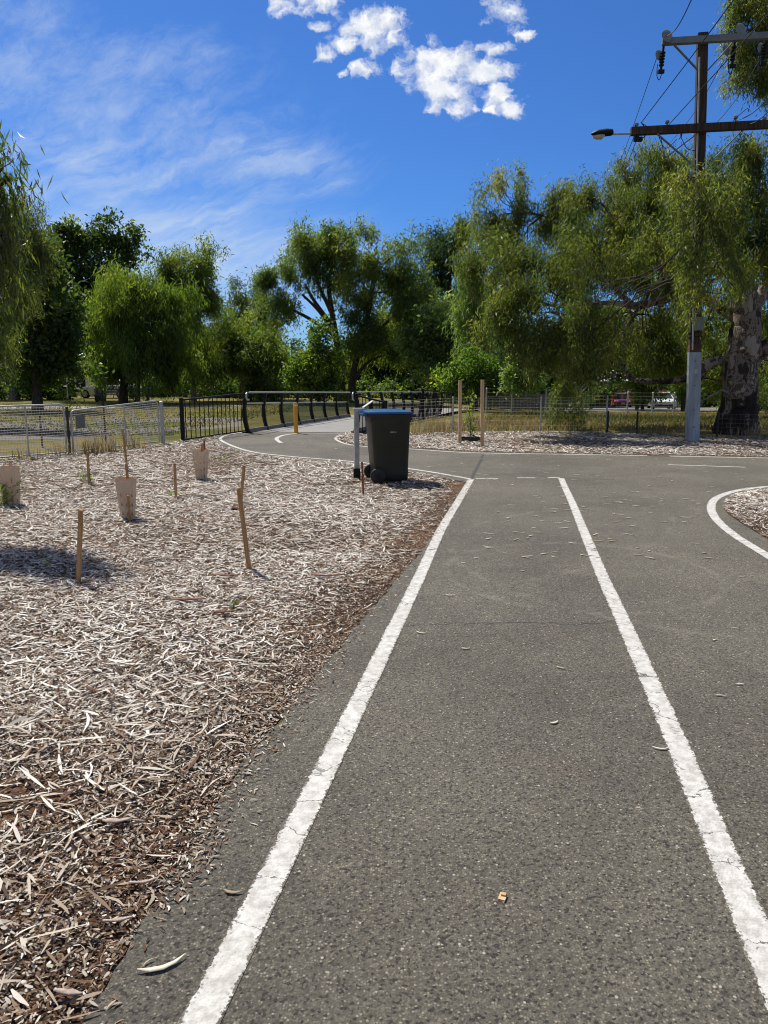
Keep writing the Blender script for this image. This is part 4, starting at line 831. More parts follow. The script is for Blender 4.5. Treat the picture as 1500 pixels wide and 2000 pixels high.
# centre
tree('gum_tree', 'big central gum with a dark trunk fanning into bare limbs at its left', 47, [(625, 480, 42, 38), (600, 520, 46, 40), (648, 520, 40, 44), (545, 560, 36, 44), (558, 604, 18, 24), (530, 590, 18, 30), (625, 530, 40, 20), (682, 535, 26, 34), (590, 470, 22, 18)],
     [[(668, 790), (664, 720), (655, 650), (645, 590), (640, 540)], [(655, 655, 0), (625, 610), (590, 575)], [(652, 640, 0), (612, 585), (596, 555)], [(648, 610, 0), (628, 570), (618, 540)], [(655, 655, 0), (600, 620), (560, 600)]], 'euc', 'L_olive', 'bark', 21, 0.95, 0.26, group=BG)
tree('gum_tree', 'tall full gum leaning right of the bridge end, with the roundest crown in the middle', 46, [(715, 470, 40, 34), (745, 525, 55, 40), (700, 560, 34, 44), (770, 570, 44, 44), (730, 600, 52, 44), (690, 630, 30, 44), (800, 545, 24, 34), (770, 630, 46, 44), (735, 668, 55, 42), (690, 690, 26, 34), (780, 490, 24, 22), (820, 600, 26, 50), (820, 680, 36, 46)],
     [[(686, 790), (690, 730), (704, 670), (722, 600), (730, 540)], [(700, 690, 0), (730, 655), (765, 620)], [(692, 740, 0), (716, 710), (745, 695)]], 'euc', 'L_olive', 'bark', 22, 0.95, 0.24, group=BG)
tree('conical_tree', 'small fresh green conical tree in front of the big central gum', 42, [(626, 655, 12, 18), (622, 682, 22, 24), (612, 715, 34, 28), (640, 705, 18, 34), (624, 750, 46, 26), (592, 745, 22, 22)], [[(622, 790), (622, 750), (622, 680)]], 'broad', 'L_weep', 'bark', 23, 0.8, 0.11, group=BG)
tree('casuarina_tree', 'tall dark feathery tree between the round central gum and the right hand gum', 58, [(880, 470, 34, 32), (850, 500, 34, 40), (905, 510, 34, 44), (830, 540, 34, 44), (890, 570, 44, 50), (840, 600, 44, 50), (920, 600, 34, 60), (855, 468, 16, 20), (905, 450, 18, 14), (880, 650, 60, 60), (940, 660, 40, 60)],
     [[(880, 790), (880, 700), (878, 600), (878, 490)]], 'euc', 'L_dark', 'bark', 24, 1.1, 0.3, group=BG)
tree('round_shrub_tree', 'rounded pale grey green tree behind the bin and the right railing', 44, [(850, 640, 48, 36), (880, 675, 34, 40), (820, 690, 40, 40), (860, 715, 55, 36), (815, 655, 28, 28), (895, 700, 24, 34), (840, 612, 20, 16)], [[(850, 790), (852, 740), (852, 690)], [(850, 760, 0), (880, 720), (890, 700)]], 'broad', 'L_grey', 'bark', 25, 0.95, 0.18, group=BG)
tree('pale_weeping_tree', 'pale green drooping tree partly hidden by the right hand gum', 40, [(935, 560, 34, 40), (905, 590, 30, 30), (950, 620, 34, 50), (920, 650, 36, 36)], [[(945, 786), (945, 700), (940, 600)]], 'weep', 'L_grey', 'bark', 26, 0.9, 0.16, group=BG)
tree('spreading_bush', 'bright leaved spreading bush behind the two tall timber stakes', 37, [(925, 722, 38, 22), (890, 738, 28, 18), (955, 738, 28, 22), (925, 752, 60, 20), (880, 752, 22, 16), (985, 745, 18, 22)], [[(930, 788), (930, 760), (928, 735)]], 'broad', 'L_fresh', 'bark', 27, 0.8, 0.10, 'bush', group=BG)
tree('young_tree', 'small upright young tree with bright round leaves right of the tall timber stakes', 34, [(1008, 715, 18, 24), (1018, 735, 26, 24), (1003, 750, 24, 20), (1030, 752, 18, 14), (1012, 690, 8, 10)], [[(1003, 786), (1004, 760), (1008, 715)]], 'small', 'L_grey', 'pale_bark', 28, 1.2, 0.045, group=BG)
# deep background, each one seen through the gaps of those in front
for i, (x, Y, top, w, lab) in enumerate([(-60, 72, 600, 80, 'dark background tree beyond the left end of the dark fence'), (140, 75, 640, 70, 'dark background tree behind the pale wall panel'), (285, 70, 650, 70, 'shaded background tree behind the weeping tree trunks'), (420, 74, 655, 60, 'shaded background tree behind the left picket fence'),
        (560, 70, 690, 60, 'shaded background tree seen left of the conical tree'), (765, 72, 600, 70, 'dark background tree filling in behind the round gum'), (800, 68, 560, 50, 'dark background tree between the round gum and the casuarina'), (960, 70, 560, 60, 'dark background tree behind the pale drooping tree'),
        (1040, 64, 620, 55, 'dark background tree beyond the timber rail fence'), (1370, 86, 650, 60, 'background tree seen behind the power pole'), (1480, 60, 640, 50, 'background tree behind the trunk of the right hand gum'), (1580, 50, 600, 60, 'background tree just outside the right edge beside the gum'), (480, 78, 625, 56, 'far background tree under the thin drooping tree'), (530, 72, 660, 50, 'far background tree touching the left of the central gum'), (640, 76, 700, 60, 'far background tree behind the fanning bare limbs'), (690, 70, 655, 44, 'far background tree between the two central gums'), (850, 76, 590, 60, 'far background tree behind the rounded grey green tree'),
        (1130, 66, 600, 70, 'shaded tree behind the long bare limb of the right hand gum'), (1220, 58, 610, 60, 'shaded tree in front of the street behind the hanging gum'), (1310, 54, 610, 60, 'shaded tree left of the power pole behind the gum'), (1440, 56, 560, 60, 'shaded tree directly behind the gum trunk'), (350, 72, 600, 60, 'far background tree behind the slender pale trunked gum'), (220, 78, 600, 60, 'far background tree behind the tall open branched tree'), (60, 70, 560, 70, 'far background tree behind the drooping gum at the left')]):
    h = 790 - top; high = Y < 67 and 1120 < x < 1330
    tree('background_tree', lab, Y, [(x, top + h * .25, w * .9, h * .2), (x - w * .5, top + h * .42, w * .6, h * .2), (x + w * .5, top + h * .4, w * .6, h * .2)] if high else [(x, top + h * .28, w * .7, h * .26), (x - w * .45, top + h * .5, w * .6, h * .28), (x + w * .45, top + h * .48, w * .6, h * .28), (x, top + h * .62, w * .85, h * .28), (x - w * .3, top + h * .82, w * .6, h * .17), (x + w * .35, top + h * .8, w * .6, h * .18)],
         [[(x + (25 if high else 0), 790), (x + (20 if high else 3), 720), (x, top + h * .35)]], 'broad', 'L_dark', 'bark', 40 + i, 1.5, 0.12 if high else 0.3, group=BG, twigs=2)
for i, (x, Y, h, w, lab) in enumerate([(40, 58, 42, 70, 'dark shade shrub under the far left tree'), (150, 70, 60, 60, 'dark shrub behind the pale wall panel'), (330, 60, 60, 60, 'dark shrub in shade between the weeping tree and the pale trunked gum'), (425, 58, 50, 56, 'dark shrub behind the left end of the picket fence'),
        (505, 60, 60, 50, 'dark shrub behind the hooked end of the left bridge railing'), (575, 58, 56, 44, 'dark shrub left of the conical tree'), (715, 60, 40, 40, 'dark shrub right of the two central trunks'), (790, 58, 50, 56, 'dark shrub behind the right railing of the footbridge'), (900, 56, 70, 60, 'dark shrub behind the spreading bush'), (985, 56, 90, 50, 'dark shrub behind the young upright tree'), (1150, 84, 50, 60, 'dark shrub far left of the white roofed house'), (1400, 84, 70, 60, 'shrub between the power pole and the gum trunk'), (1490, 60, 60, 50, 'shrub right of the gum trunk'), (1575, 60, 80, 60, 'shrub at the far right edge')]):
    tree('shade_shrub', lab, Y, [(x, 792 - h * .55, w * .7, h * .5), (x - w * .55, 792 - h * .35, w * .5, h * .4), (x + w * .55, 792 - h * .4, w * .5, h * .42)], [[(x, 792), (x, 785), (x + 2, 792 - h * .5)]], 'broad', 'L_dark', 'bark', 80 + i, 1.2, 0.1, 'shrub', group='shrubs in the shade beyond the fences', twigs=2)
tree('street_tree', 'bright leafy tree on the street verge left of the white car', 57, [(1258, 735, 20, 20), (1240, 750, 18, 18), (1275, 752, 16, 18), (1255, 768, 26, 12), (1245, 700, 26, 24), (1270, 685, 26, 26)], [[(1256, 798), (1256, 770), (1256, 740)]], 'broad', 'L_fresh', 'bark', 60, 1.0, 0.12, group=BG)
tree('street_tree', 'dark street tree between the red car and the white car', 80, [(1290, 730, 26, 34), (1310, 700, 34, 34), (1280, 690, 30, 34), (1300, 760, 24, 14), (1225, 690, 40, 26), (1180, 680, 40, 30), (1130, 700, 40, 34)], [[(1290, 795), (1290, 760), (1292, 720)]], 'broad', 'L_olive', 'bark', 61, 1.3, 0.25, group=BG)
tree('street_tree', 'tree with bright lower leaves on the verge right of the white car', 66, [(1335, 752, 24, 18), (1320, 730, 26, 26), (1350, 735, 24, 26), (1330, 775, 22, 12)], [[(1336, 800), (1336, 770), (1334, 745)]], 'broad', 'L_fresh', 'bark', 62, 1.1, 0.16, group=BG)
tree('dark_shrub', 'black looking shrub in deep shade below the hanging gum foliage', 52, [(1065, 740, 40, 40), (1100, 720, 34, 40), (1120, 755, 34, 26), (1030, 755, 26, 26)], [[(1080, 792), (1080, 760), (1078, 740)]], 'broad', 'L_dark', 'bark', 63, 1.1, 0.16, 'shrub', group=BG)
tree('flowering_shrub', 'low rusty red shrub between the red car and the white car', 72, [(1246, 767, 9, 5), (1255, 764, 7, 5)], [[(1248, 792), (1248, 778), (1248, 770)]], 'broad', 'L_rust', 'bark', 64, 0.9, 0.08, 'shrub')
tree('domed_tree', 'smooth domed olive tree whose top rises behind the right hand gum', 36, [(1275, 372, 62, 52), (1325, 355, 52, 44), (1225, 400, 40, 40), (1300, 420, 90, 60), (1370, 380, 44, 50), (1290, 480, 100, 60)], [[(1353, 790), (1352, 640), (1330, 480)]], 'weep', 'L_gum', 'bark', 65, 0.72, 0.26, group=BG)

# the big gum on the right: trunk, limbs and hanging crown
def big_gum():
    Y = 20.3; base = GR(1440, 851); base.y = Y; base.x = PT(1440, 851, Y).x
    o = thing('gum_tree', base, 'huge old gum with mottled pale trunk and hanging foliage at the right', 'tree'); loc = Matrix.Translation(-base); r = random.Random(9); rng = np.random.default_rng(9)
    def pl(pts): return [PT(q[0], q[1], Y + (q[2] if len(q) > 2 else 0)) - base for q in pts]
    def limb(name, pts, rad, mat='gum', n=12, parent=o):
        P = catmull(pl(pts), 6); N = len(P); rr = np.interp(np.linspace(0, 1, N), np.linspace(0, 1, len(rad)), rad)
        P = [p + Vector((r.gauss(0, 1), r.gauss(0, 1), r.gauss(0, 1))) * rr[i] * 0.09 for i, p in enumerate(P)]
        m = MB(); m.tube(P, list(rr), n); m.build(name, M[mat], parent, True); return P
    k = PXM(Y)
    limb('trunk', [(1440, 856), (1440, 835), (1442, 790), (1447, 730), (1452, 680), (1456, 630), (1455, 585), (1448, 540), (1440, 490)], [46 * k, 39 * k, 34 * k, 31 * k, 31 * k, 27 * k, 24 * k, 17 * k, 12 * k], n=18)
    S = []
    S += limb('limb', [(1455, 712), (1480, 690, -.1), (1510, 668, -.3), (1560, 640, -.5), (1620, 570, -.5)], [20 * k, 17 * k, 15 * k, 12 * k, 6 * k])
    S += limb('limb', [(1456, 625), (1475, 590, .1), (1500, 560, .2), (1540, 500, .3), (1570, 420, .3)], [17 * k, 14 * k, 12 * k, 9 * k, 4 * k])
    S += limb('limb', [(1448, 560), (1400, 470, .3), (1380, 400, .5), (1372, 330, .6)], [12 * k, 9 * k, 6 * k, 2 * k])
    S += limb('limb', [(1440, 500), (1455, 420, .2), (1465, 340, .2), (1462, 290, .2)], [11 * k, 7 * k, 5 * k, 2 * k])
    A = limb('limb', [(1436, 622, .1), (1380, 585, .5), (1325, 575, .7), (1300, 583, .8), (1245, 597, 1.0), (1200, 592, 1.3), (1150, 594, 1.6), (1090, 598, 2.0), (1020, 588, 2.4)], [11 * k, 10 * k, 9 * k, 8.5 * k, 7.5 * k, 4.5 * k, 4 * k, 3 * k, 1.2 * k]); S += A
    S += limb('limb', [(1238, 597, 1.0), (1212, 575, 1.3), (1190, 552, 1.5), (1165, 538, 1.6), (1150, 500, 1.8), (1120, 460, 2.0), (1060, 420, 2.2)], [5.5 * k, 5 * k, 4 * k, 3.5 * k, 3 * k, 2 * k, 1 * k])
    S += limb('limb', [(1330, 575, .7), (1290, 520, 1.0), (1240, 450, 1.4), (1200, 420, 1.6)], [6 * k, 5 * k, 3 * k, 1 * k])
    B = limb('limb', [(1432, 706, 0.1), (1400, 705, .3), (1378, 715, .4), (1365, 735, .5), (1330, 741, .7), (1290, 745, .9), (1240, 742, 1.2), (1216, 715, 1.4), (1200, 690, 1.6), (1180, 670, 1.7), (1150, 655, 1.9), (1110, 660, 2.1)], [10 * k, 9.5 * k, 10 * k, 9 * k, 6.5 * k, 6 * k, 5.5 * k, 4.5 * k, 3.5 * k, 3 * k, 2.2 * k, 1 * k]); S += B
    S += limb('limb', [(1240, 742, 1.2), (1200, 733, 1.5), (1165, 742, 1.7), (1140, 735, 1.8)], [3.5 * k, 2.8 * k, 2 * k, 1 * k])
    S += limb('limb', [(1222, 722, 1.4), (1215, 680, 1.5), (1222, 640, 1.5), (1240, 610, 1.5)], [3.2 * k, 2.8 * k, 2 * k, 1 * k])
    S += limb('limb', [(1450, 575), (1425, 520, -1.8), (1400, 460, -3.4), (1372, 395, -4.2), (1352, 350, -4.3)], [9 * k, 6 * k, 4.5 * k, 3 * k, 1 * k])
    m = MB(); m.tube(pl([(1428, 770, -.2), (1410, 762, -.4), (1385, 775, -.5), (1360, 790, -.6)]), [3 * k, 2 * k, 1.5 * k, .6 * k], 6); m.build('dead_branch', M['pale_bark'], o, True)
    lob = [(985, 395, 58, 50, 2.2), (945, 440, 34, 50, 2.4), (1010, 470, 60, 60, 2.2), (950, 530, 36, 60, .4), (1000, 560, 44, 50, -1.2), (965, 610, 34, 50, -1.6), (1040, 420, 34, 44, 2.2),
           (1085, 450, 44, 50, 2.0), (1080, 400, 26, 34, 2.0), (1130, 430, 44, 54, 2.2), (1060, 530, 56, 56, -.6), (1125, 520, 50, 44, 2.6), (1045, 620, 54, 46, -1.9), (1110, 630, 40, 36, -2.0), (1000, 660, 34, 36, -1.7), (935, 490, 24, 36, 1.0), (1150, 470, 44, 40, 0), (1220, 500, 40, 34, -.4), (1275, 560, 40, 34, 2.4), (1030, 575, 40, 34, .4), (1100, 565, 44, 34, 3.0), (1160, 615, 44, 34, 3.4), (1215, 630, 40, 30, 3.6), (1285, 650, 44, 40, 3.6), (1150, 560, 40, 30, 3.4),
           (1170, 400, 34, 38, 2.0), (1195, 450, 50, 44, 1.6), (1250, 440, 56, 44, 1.4), (1190, 510, 40, 30, 2.6), (1260, 500, 50, 40, 2.0), (1310, 455, 54, 54, .6), (1300, 540, 50, 34, 1.6), (1235, 545, 36, 28, 2.6),
           (1370, 400, 54, 60, -.8), (1400, 340, 48, 40, .2), (1340, 400, 40, 34, 1.0), (1465, 320, 52, 44, .2), (1440, 390, 56, 50, .0), (1500, 380, 50, 60, .2), (1350, 480, 48, 54, -1.0), (1415, 470, 54, 54, -.6), (1480, 470, 54, 60, -.5),
           (1365, 560, 44, 48, -1.4), (1420, 545, 34, 34, 1.2), (1320, 600, 36, 34, 1.6), (1500, 540, 40, 36, 1.2), (1380, 625, 40, 34, 1.4), (1330, 520, 36, 40, .2), (1545, 440, 60, 80, 0), (1560, 560, 60, 60, .6), (1560, 660, 50, 50, 1.2),
           (1350, 345, 30, 26, -4.2), (1395, 400, 40, 30, -4.4), (1335, 425, 26, 24, -4.2), (1405, 478, 36, 28, -4.2), (1348, 515, 20, 24, -4.2), (1388, 570, 24, 30, -4.2), (1430, 400, 44, 50, -3.6), (1430, 520, 34, 44, -3.2), (1085, 685, 40, 34, -1.9), (1150, 690, 40, 30, -2.0), (1060, 650, 36, 30, -1.6), (1200, 660, 34, 34, -2.0), (1120, 730, 28, 26, 1.2), (1105, 770, 26, 34, 1.6), (1095, 800, 15, 22, 1.6), (1120, 810, 10, 16, 1.6), (1130, 660, 40, 30, 3.0), (1250, 670, 46, 40, 3.4), (1310, 680, 44, 44, 3.2), (1180, 695, 30, 18, -.6), (1240, 700, 34, 16, 3.4), (1250, 670, 36, 20, -1.0), (1395, 750, 26, 20, 2.6), (1390, 690, 34, 30, 2.4), (1490, 720, 26, 24, 2.4), (1480, 770, 24, 20, 3.0)]
    L3 = []
    for x, y, rx, ry, dy in lob:
        c = PT(x, y, Y + dy) - base; kk = PXM(Y + dy); L3.append(((c.x, c.y, c.z), (rx * kk, max(rx, ry) * kk * 0.85, ry * kk)))
    V, Fq, T, per = foliage(rng, L3, 'gum'); np_mesh('crown', V, Fq, M['L_gum'], o, T)
    m = MB()
    for (c, rad), pts in zip(L3, per):
        c = Vector(c); a = min(S, key=lambda q: (q - c).length); P = wander(r, a, c, 6, 0.06, 0.03); m.tube(P, [2.2 * k * (1 - .7 * i / 6) for i in range(7)], 6, False)
        for q in pts[rng.integers(0, len(pts), 9)]: m.tube(wander(r, P[r.randint(2, 6)], Vector(q), 4, 0.07), [.8 * k, .65 * k, .5 * k, .35 * k, .2 * k], 4, False)
    m.build('twigs', M['bark'], o, True)
big_gum()
# overhanging foliage of nearer trees whose trunks stand outside the picture
def near_tree(name, label, Y, foot, lobes, stems, seed, leaf, sp, scale, r0):
    base = Vector((PT(foot, 1000, Y).x, Y, 0)); o = thing(name, base, label, 'tree'); rng = np.random.default_rng(seed); r = random.Random(seed); k = PXM(Y)
    L3 = []
    for x, y, rx, ry, dy in lobes:
        c = PT(x, y, Y + dy) - base; L3.append(((c.x, c.y, c.z), (rx * k, max(rx, ry * .5) * k * .9, ry * k)))
    V, Fq, T, per = foliage(rng, L3, sp, scale); np_mesh('crown', V, Fq, M[leaf], o, T)
    m = MB(); S = []
    for st in stems:
        P = catmull([Vector((0, 0, -.1)) if q is None else PT(q[0], q[1], Y + q[2]) - base for q in st], 6); N = len(P); m.tube(P, [r0 * (1 - .8 * i / N) for i in range(N)], 10); S += P
    for (c, rad), pts in zip(L3, per):
        c = Vector(c); a = min(S[3:], key=lambda q: (q - c).length); P = wander(r, a, c, 6, 0.05, 0.05); m.tube(P, [r0 * .22 * (1 - .75 * i / 6) for i in range(7)], 6, False)
        for q in pts[rng.integers(0, len(pts), 8)]: m.tube(wander(r, P[r.randint(2, 6)], Vector(q), 4, 0.06), [r0 * .06, r0 * .05, r0 * .04, r0 * .03, r0 * .015], 4, False)
    m.build('trunk', M['gum'], o, True)
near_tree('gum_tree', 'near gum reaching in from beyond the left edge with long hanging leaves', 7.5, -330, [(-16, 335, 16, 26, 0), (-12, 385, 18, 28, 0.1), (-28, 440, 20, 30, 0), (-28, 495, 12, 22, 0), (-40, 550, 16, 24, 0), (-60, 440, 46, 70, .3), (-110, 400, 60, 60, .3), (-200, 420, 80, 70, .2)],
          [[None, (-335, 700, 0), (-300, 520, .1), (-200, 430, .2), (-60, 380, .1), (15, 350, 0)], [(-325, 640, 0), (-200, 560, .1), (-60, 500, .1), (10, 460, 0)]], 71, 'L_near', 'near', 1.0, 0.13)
tree('gum_tree', 'drooping gum just beyond the longer farm gate at the left edge', 23, [(62, 445, 16, 22), (82, 500, 14, 24), (28, 430, 28, 34), (62, 470, 24, 30), (18, 490, 40, 44), (55, 520, 30, 36), (0, 560, 38, 44), (34, 590, 28, 34), (-14, 640, 36, 44), (-60, 480, 70, 90), (-60, 640, 60, 70), (0, 690, 18, 30)], [[(-75, 866), (-70, 760), (-60, 640), (-20, 520), (20, 460)]], 'gum', 'L_near', 'gum', 73, 1.1, 0.2)
near_tree('gum_tree', 'gum hanging into the top right corner behind the crossarm of the power pole', 24.0, 1760, [(1490, 20, 50, 50, 0), (1452, 60, 28, 46, .2), (1500, 90, 46, 50, 0), (1480, 130, 30, 40, 0), (1500, 160, 26, 36, 0), (1440, 20, 18, 26, 0), (1580, 60, 80, 110, .2), (1690, 0, 110, 120, .3), (1600, -90, 120, 80, .2), (1490, -60, 60, 50, 0)],
          [[None, (1760, 600, 0), (1750, 350, .1), (1700, 200, .2), (1620, 100, .1), (1510, 40, 0)]], 72, 'L_gum', 'gum', 1.1, 0.4)

# ------------------------------------------------------------------ bin, post, bollard
def rrect(cx, cy, w, d, rad, z, n=4):
    out = []
    for sx, sy, a0 in ((1, 1, 0), (-1, 1, 90), (-1, -1, 180), (1, -1, 270)):
        for k in range(n + 1):
            a = R(a0 + 90 * k / n); out.append((cx + sx * (w / 2 - rad) + rad * math.cos(a), cy + sy * (d / 2 - rad) + rad * math.sin(a), z))
    return out
def wheelie_bin():
    g = GR(757, 940); o = thing('wheelie_bin', (g.x, g.y, 0.012), 'dark green wheelie bin with a blue lid standing on the mulch', 'bin', rz=R(11))
    m = MB()   # local x: front, y: width
    m.loft([rrect(0.02, 0, 0.47, 0.46, 0.05, 0.03), rrect(0.022, 0, 0.485, 0.475, 0.05, 0.06), rrect(0.02, 0, 0.50, 0.49, 0.05, 0.17), rrect(0.015, 0, 0.50, 0.49, 0.055, 0.175), rrect(0.0, 0, 0.575, 0.535, 0.06, 0.86), rrect(0.0, 0, 0.60, 0.555, 0.06, 0.875), rrect(0.0, 0, 0.605, 0.56, 0.06, 0.955)])
    b = m.build('body', M['binbody'], o, True)
    m = MB(); m.loft([rrect(0.015, 0, 0.70, 0.60, 0.06, 0.945), rrect(0.018, 0, 0.71, 0.61, 0.065, 0.955), rrect(0.018, 0, 0.71, 0.61, 0.065, 0.985), rrect(0.015, 0, 0.69, 0.59, 0.06, 0.992)]); m.build('rim', M['binbody'], o, True)
    for x in (-0.16, -0.04, 0.08, 0.19): m = MB(); m.box((x, -0.262, 0.80), (0.014, 0.012, 0.13)); m.box((x, 0.262, 0.80), (0.014, 0.012, 0.13)); m.build('rib', M['binbody'], b)
    m = MB(); m.loft([rrect(-0.01, 0, 0.66, 0.60, 0.07, 0.993), rrect(-0.01, 0, 0.67, 0.61, 0.075, 1.003), rrect(-0.012, 0, 0.66, 0.60, 0.075, 1.022), rrect(-0.02, 0, 0.52, 0.46, 0.08, 1.042), rrect(-0.03, 0, 0.42, 0.36, 0.08, 1.050)])
    lid = m.build('lid', M['binlid'], o, True)
    m = MB(); m.tube([(-0.385, -0.24, 0.985), (-0.385, 0.24, 0.985)], 0.019, 10); [m.box((-0.36, y, 0.985), (0.08, 0.045, 0.05)) for y in (-0.19, -0.07, 0.07, 0.19)]; m.build('hinge_handle', M['binlid'], o, True)
    m = MB(); m.box((0.335, 0, 1.002), (0.05, 0.3, 0.016)); m.build('lid_lip', M['binlid'], lid, bevel=0.004)
    m = MB(); m.tube([(-0.2, -0.29, 0.108), (-0.2, 0.29, 0.108)], 0.012, 8); m.build('axle', M['galv'], o, True)
    for y in (-0.285, 0.285):
        m = MB(); m.tube([(-0.2, y - 0.03, 0.108), (-0.2, y - 0.026, 0.108), (-0.2, y + 0.026, 0.108), (-0.2, y + 0.03, 0.108)], [0.09, 0.108, 0.108, 0.09], 24); w = m.build('wheel', M['blackp'], o, True)
        m = MB(); m.tube([(-0.2, y - 0.034, 0.108), (-0.2, y + 0.034, 0.108)], 0.045, 16); m.build('hub', M['tyre'], w, True)
    m = MB()     # small pale maker's mark moulded on the side
    for i, (w, h) in enumerate([(.008, .018), (.011, .015), (.010, .018), (.010, .015), (.009, .018), (.011, .016)]):
        x = -0.012 + i * 0.0165; m.box((x, -0.2648, 0.735), (0.0035, 0.004, h)); m.box((x + w * .45, -0.2648, 0.735 + (h * .4 if i % 2 else -h * .4)), (w * .8, 0.004, 0.004))
    m.build('side_mark', M['white'], o)
wheelie_bin()
g = GR(697, 937); o = thing('bin_post', (g.x, g.y, 0.01), 'grey square steel post with a locking arm, left of the wheelie bin', 'post', rz=R(8))
m = MB(); m.box((0, 0, 0.53), (0.075, 0.075, 1.04)); m.build('shaft', M['galv'], o, bevel=0.006)
m = MB(); m.box((0, 0, 0.08), (0.098, 0.098, 0.17)); m.build('base_collar', M['black'], o, bevel=0.004)
m = MB(); m.box((0.045, 0, 1.035), (0.19, 0.085, 0.055)); m.build('arm', M['galv'], o, bevel=0.005)
m = MB(); m.bar((0.10, 0.0, 1.07), (0.25, 0.05, 1.165), 0.07, 0.012); m.build('flap', M['rail'], o)
g = GR(578.5, 847); o = thing('bollard', (g.x, g.y, 0.012), 'yellow bollard standing in the middle of the bridge entrance', 'bollard')
m = MB(); m.tube([(0, 0, 0), (0, 0, 0.80), (0, 0, 0.815)], [0.056, 0.056, 0.045], 20); m.build('shaft', M['yellow'], o, True)
m = MB(); m.tube([(0, 0, 0.735), (0, 0, 0.765)], 0.0575, 20); m.build('reflective_band', M['white'], o, True)

# ------------------------------------------------------------------ stakes, guards, seedlings
def stake(top, foot, w, label, mat='stake', group='planting stakes', dz=0.0):
    b = GR(*foot); t = PT(top[0], top[1], b.y + dz); k = (b - Vector((0, 0, CAM_H))).length / F
    o = thing('garden_stake', (b.x, b.y, 0), label, 'stake', group); m = MB(); d = t - b; m.bar((-d.x * .08, -d.y * .08, -d.z * .08), d, w * k, w * k * 0.9)
    ob = m.build('stake', M[mat], o, bevel=0.0015); return o
stake((158, 996), (153, 1141), 7.5, 'upright timber stake nearest the dark patch of shade at the left')
stake((466, 953), (487, 1114), 8, 'tallest leaning timber stake in the mulch, its shadow pointing to the viewer')
stake((477, 909), (470, 985), 6, 'second timber stake crossing behind the tallest leaning one')
stake((707, 902), (710, 971), 4, 'thin reddish stake just left of the bin wheels', 'redstake')
stake((171, 882), (174, 946), 4, 'thin stake with a small leafy seedling near the lower gate')
stake((341, 905), (344, 974), 4.5, 'thin stake with a flake of bark lying across its top')
stake((240, 838), (249, 922), 3.5, 'longest thin leaning stake, rising behind the middle tree guard')
b = GR(344, 974); one = one_strip('bark_strip', b, 0.30, 0.035, 0.05, M['redbark'], 0.5, 0.1, -0.5, 0.44, 'red brown bark flake resting across the top of a thin stake', 'bark', roll=0.3, prof=(0.1, 0.8, 1, 0.8, 0.1), thick=0.008)
def tree_guard(px_, pyt, pyb, wt, wb, stakes, label, seed, rot=0.0):
    b = GR(px_, pyb); k = (b - Vector((0, 0, CAM_H))).length / F; H = (pyb - pyt) * k * 1.05; r = random.Random(seed)
    o = thing('tree_guard', (b.x, b.y, 0.0), label, 'tree guard', 'plastic tree guards in the mulch', rot); m = MB(); nu, nv = 20, 9; P = []
    for j in range(nv + 1):
        row = []
        for i in range(nu):
            a = 2 * math.pi * i / nu; q = (abs(math.cos(1.5 * (a + 0.52)))) ; rad = (1 - 0.22 * (1 - q)) * (wb + (wt - wb) * (j / nv) ** 0.7) * k * 0.5
            zz = H * j / nv - (0.035 * max(0, 1 - abs(((a - 4.6 + math.pi) % (2 * math.pi)) - math.pi) / 0.5) if j == nv else 0)
            row.append(Vector((rad * math.cos(a), rad * math.sin(a) * 0.8, zz)))
        P.append(row)
    for j in range(nv):
        for i in range(nu):
            a, b_, c, d = P[j][i], P[j][(i + 1) % nu], P[j + 1][(i + 1) % nu], P[j + 1][i]
            if j in (1, 3, 5) and i % 2 == 1:
                L = lambda u, v: a.lerp(b_, u).lerp(d.lerp(c, u), v); p, q, s = L(.06, .06), L(.94, .06), L(.5, .96)
                m.add([a, b_, c, d, p, q, s], [(0, 1, 5, 4), (1, 2, 6, 5), (2, 3, 6), (3, 0, 4, 6)])
            else: m.add([a, b_, c, d], [(0, 1, 2, 3)])
    me = m.build('sleeve', M['guard'], o)
    bm = bmesh.new(); bm.from_mesh(me.data); bmesh.ops.remove_doubles(bm, verts=bm.verts, dist=1e-4); bm.to_mesh(me.data); bm.free()
    sm = me.modifiers.new('thickness', 'SOLIDIFY'); sm.thickness = 0.003
    for (x, yt, w, dy, mat) in stakes:
        m = MB(); tp = PT(x, yt, b.y + dy) - b; tp.z = PT(x, yt, b.y + dy).z; m.bar((tp.x, dy, -0.03), (tp.x, dy, tp.z), w * k, w * k); m.build('stake', M[mat], o)
tree_guard(251, 941, 1014, 40, 25, [(247, 906, 4, 0.02, 'stake'), (250, 968, 4, -0.165, 'stake')], 'peach tree guard in the middle of the mulch with a stake down its front', 1)
tree_guard(24, 922, 988, 36, 27, [(20, 900, 4.5, 0.0, 'tallstake')], 'weathered tree guard at the left edge with green leaves pressed on it', 2, 0.4)
tree_guard(393, 883, 938, 35, 22, [(398, 866, 4.5, 0.02, 'stake'), (406, 862, 2.5, 0.05, 'redstake')], 'pale grey tree guard pierced by rows of drop shaped holes, nearest the path curve', 3, 0.8)
mb = MB(); mb.loft([rrect(0, 0, 0.07, 0.06, 0.012, 0.0), rrect(0.005, 0, 0.065, 0.055, 0.012, 0.045)]); o = mb.build('plant_pot', M['redbark']); g = GR(457, 1000); o.location = (g.x, g.y, 0.015); o.rotation_euler = (0.25, 0.2, 0.3); tag(o, 'small rusty brown pot like scrap behind the tallest leaning stake', 'pot')
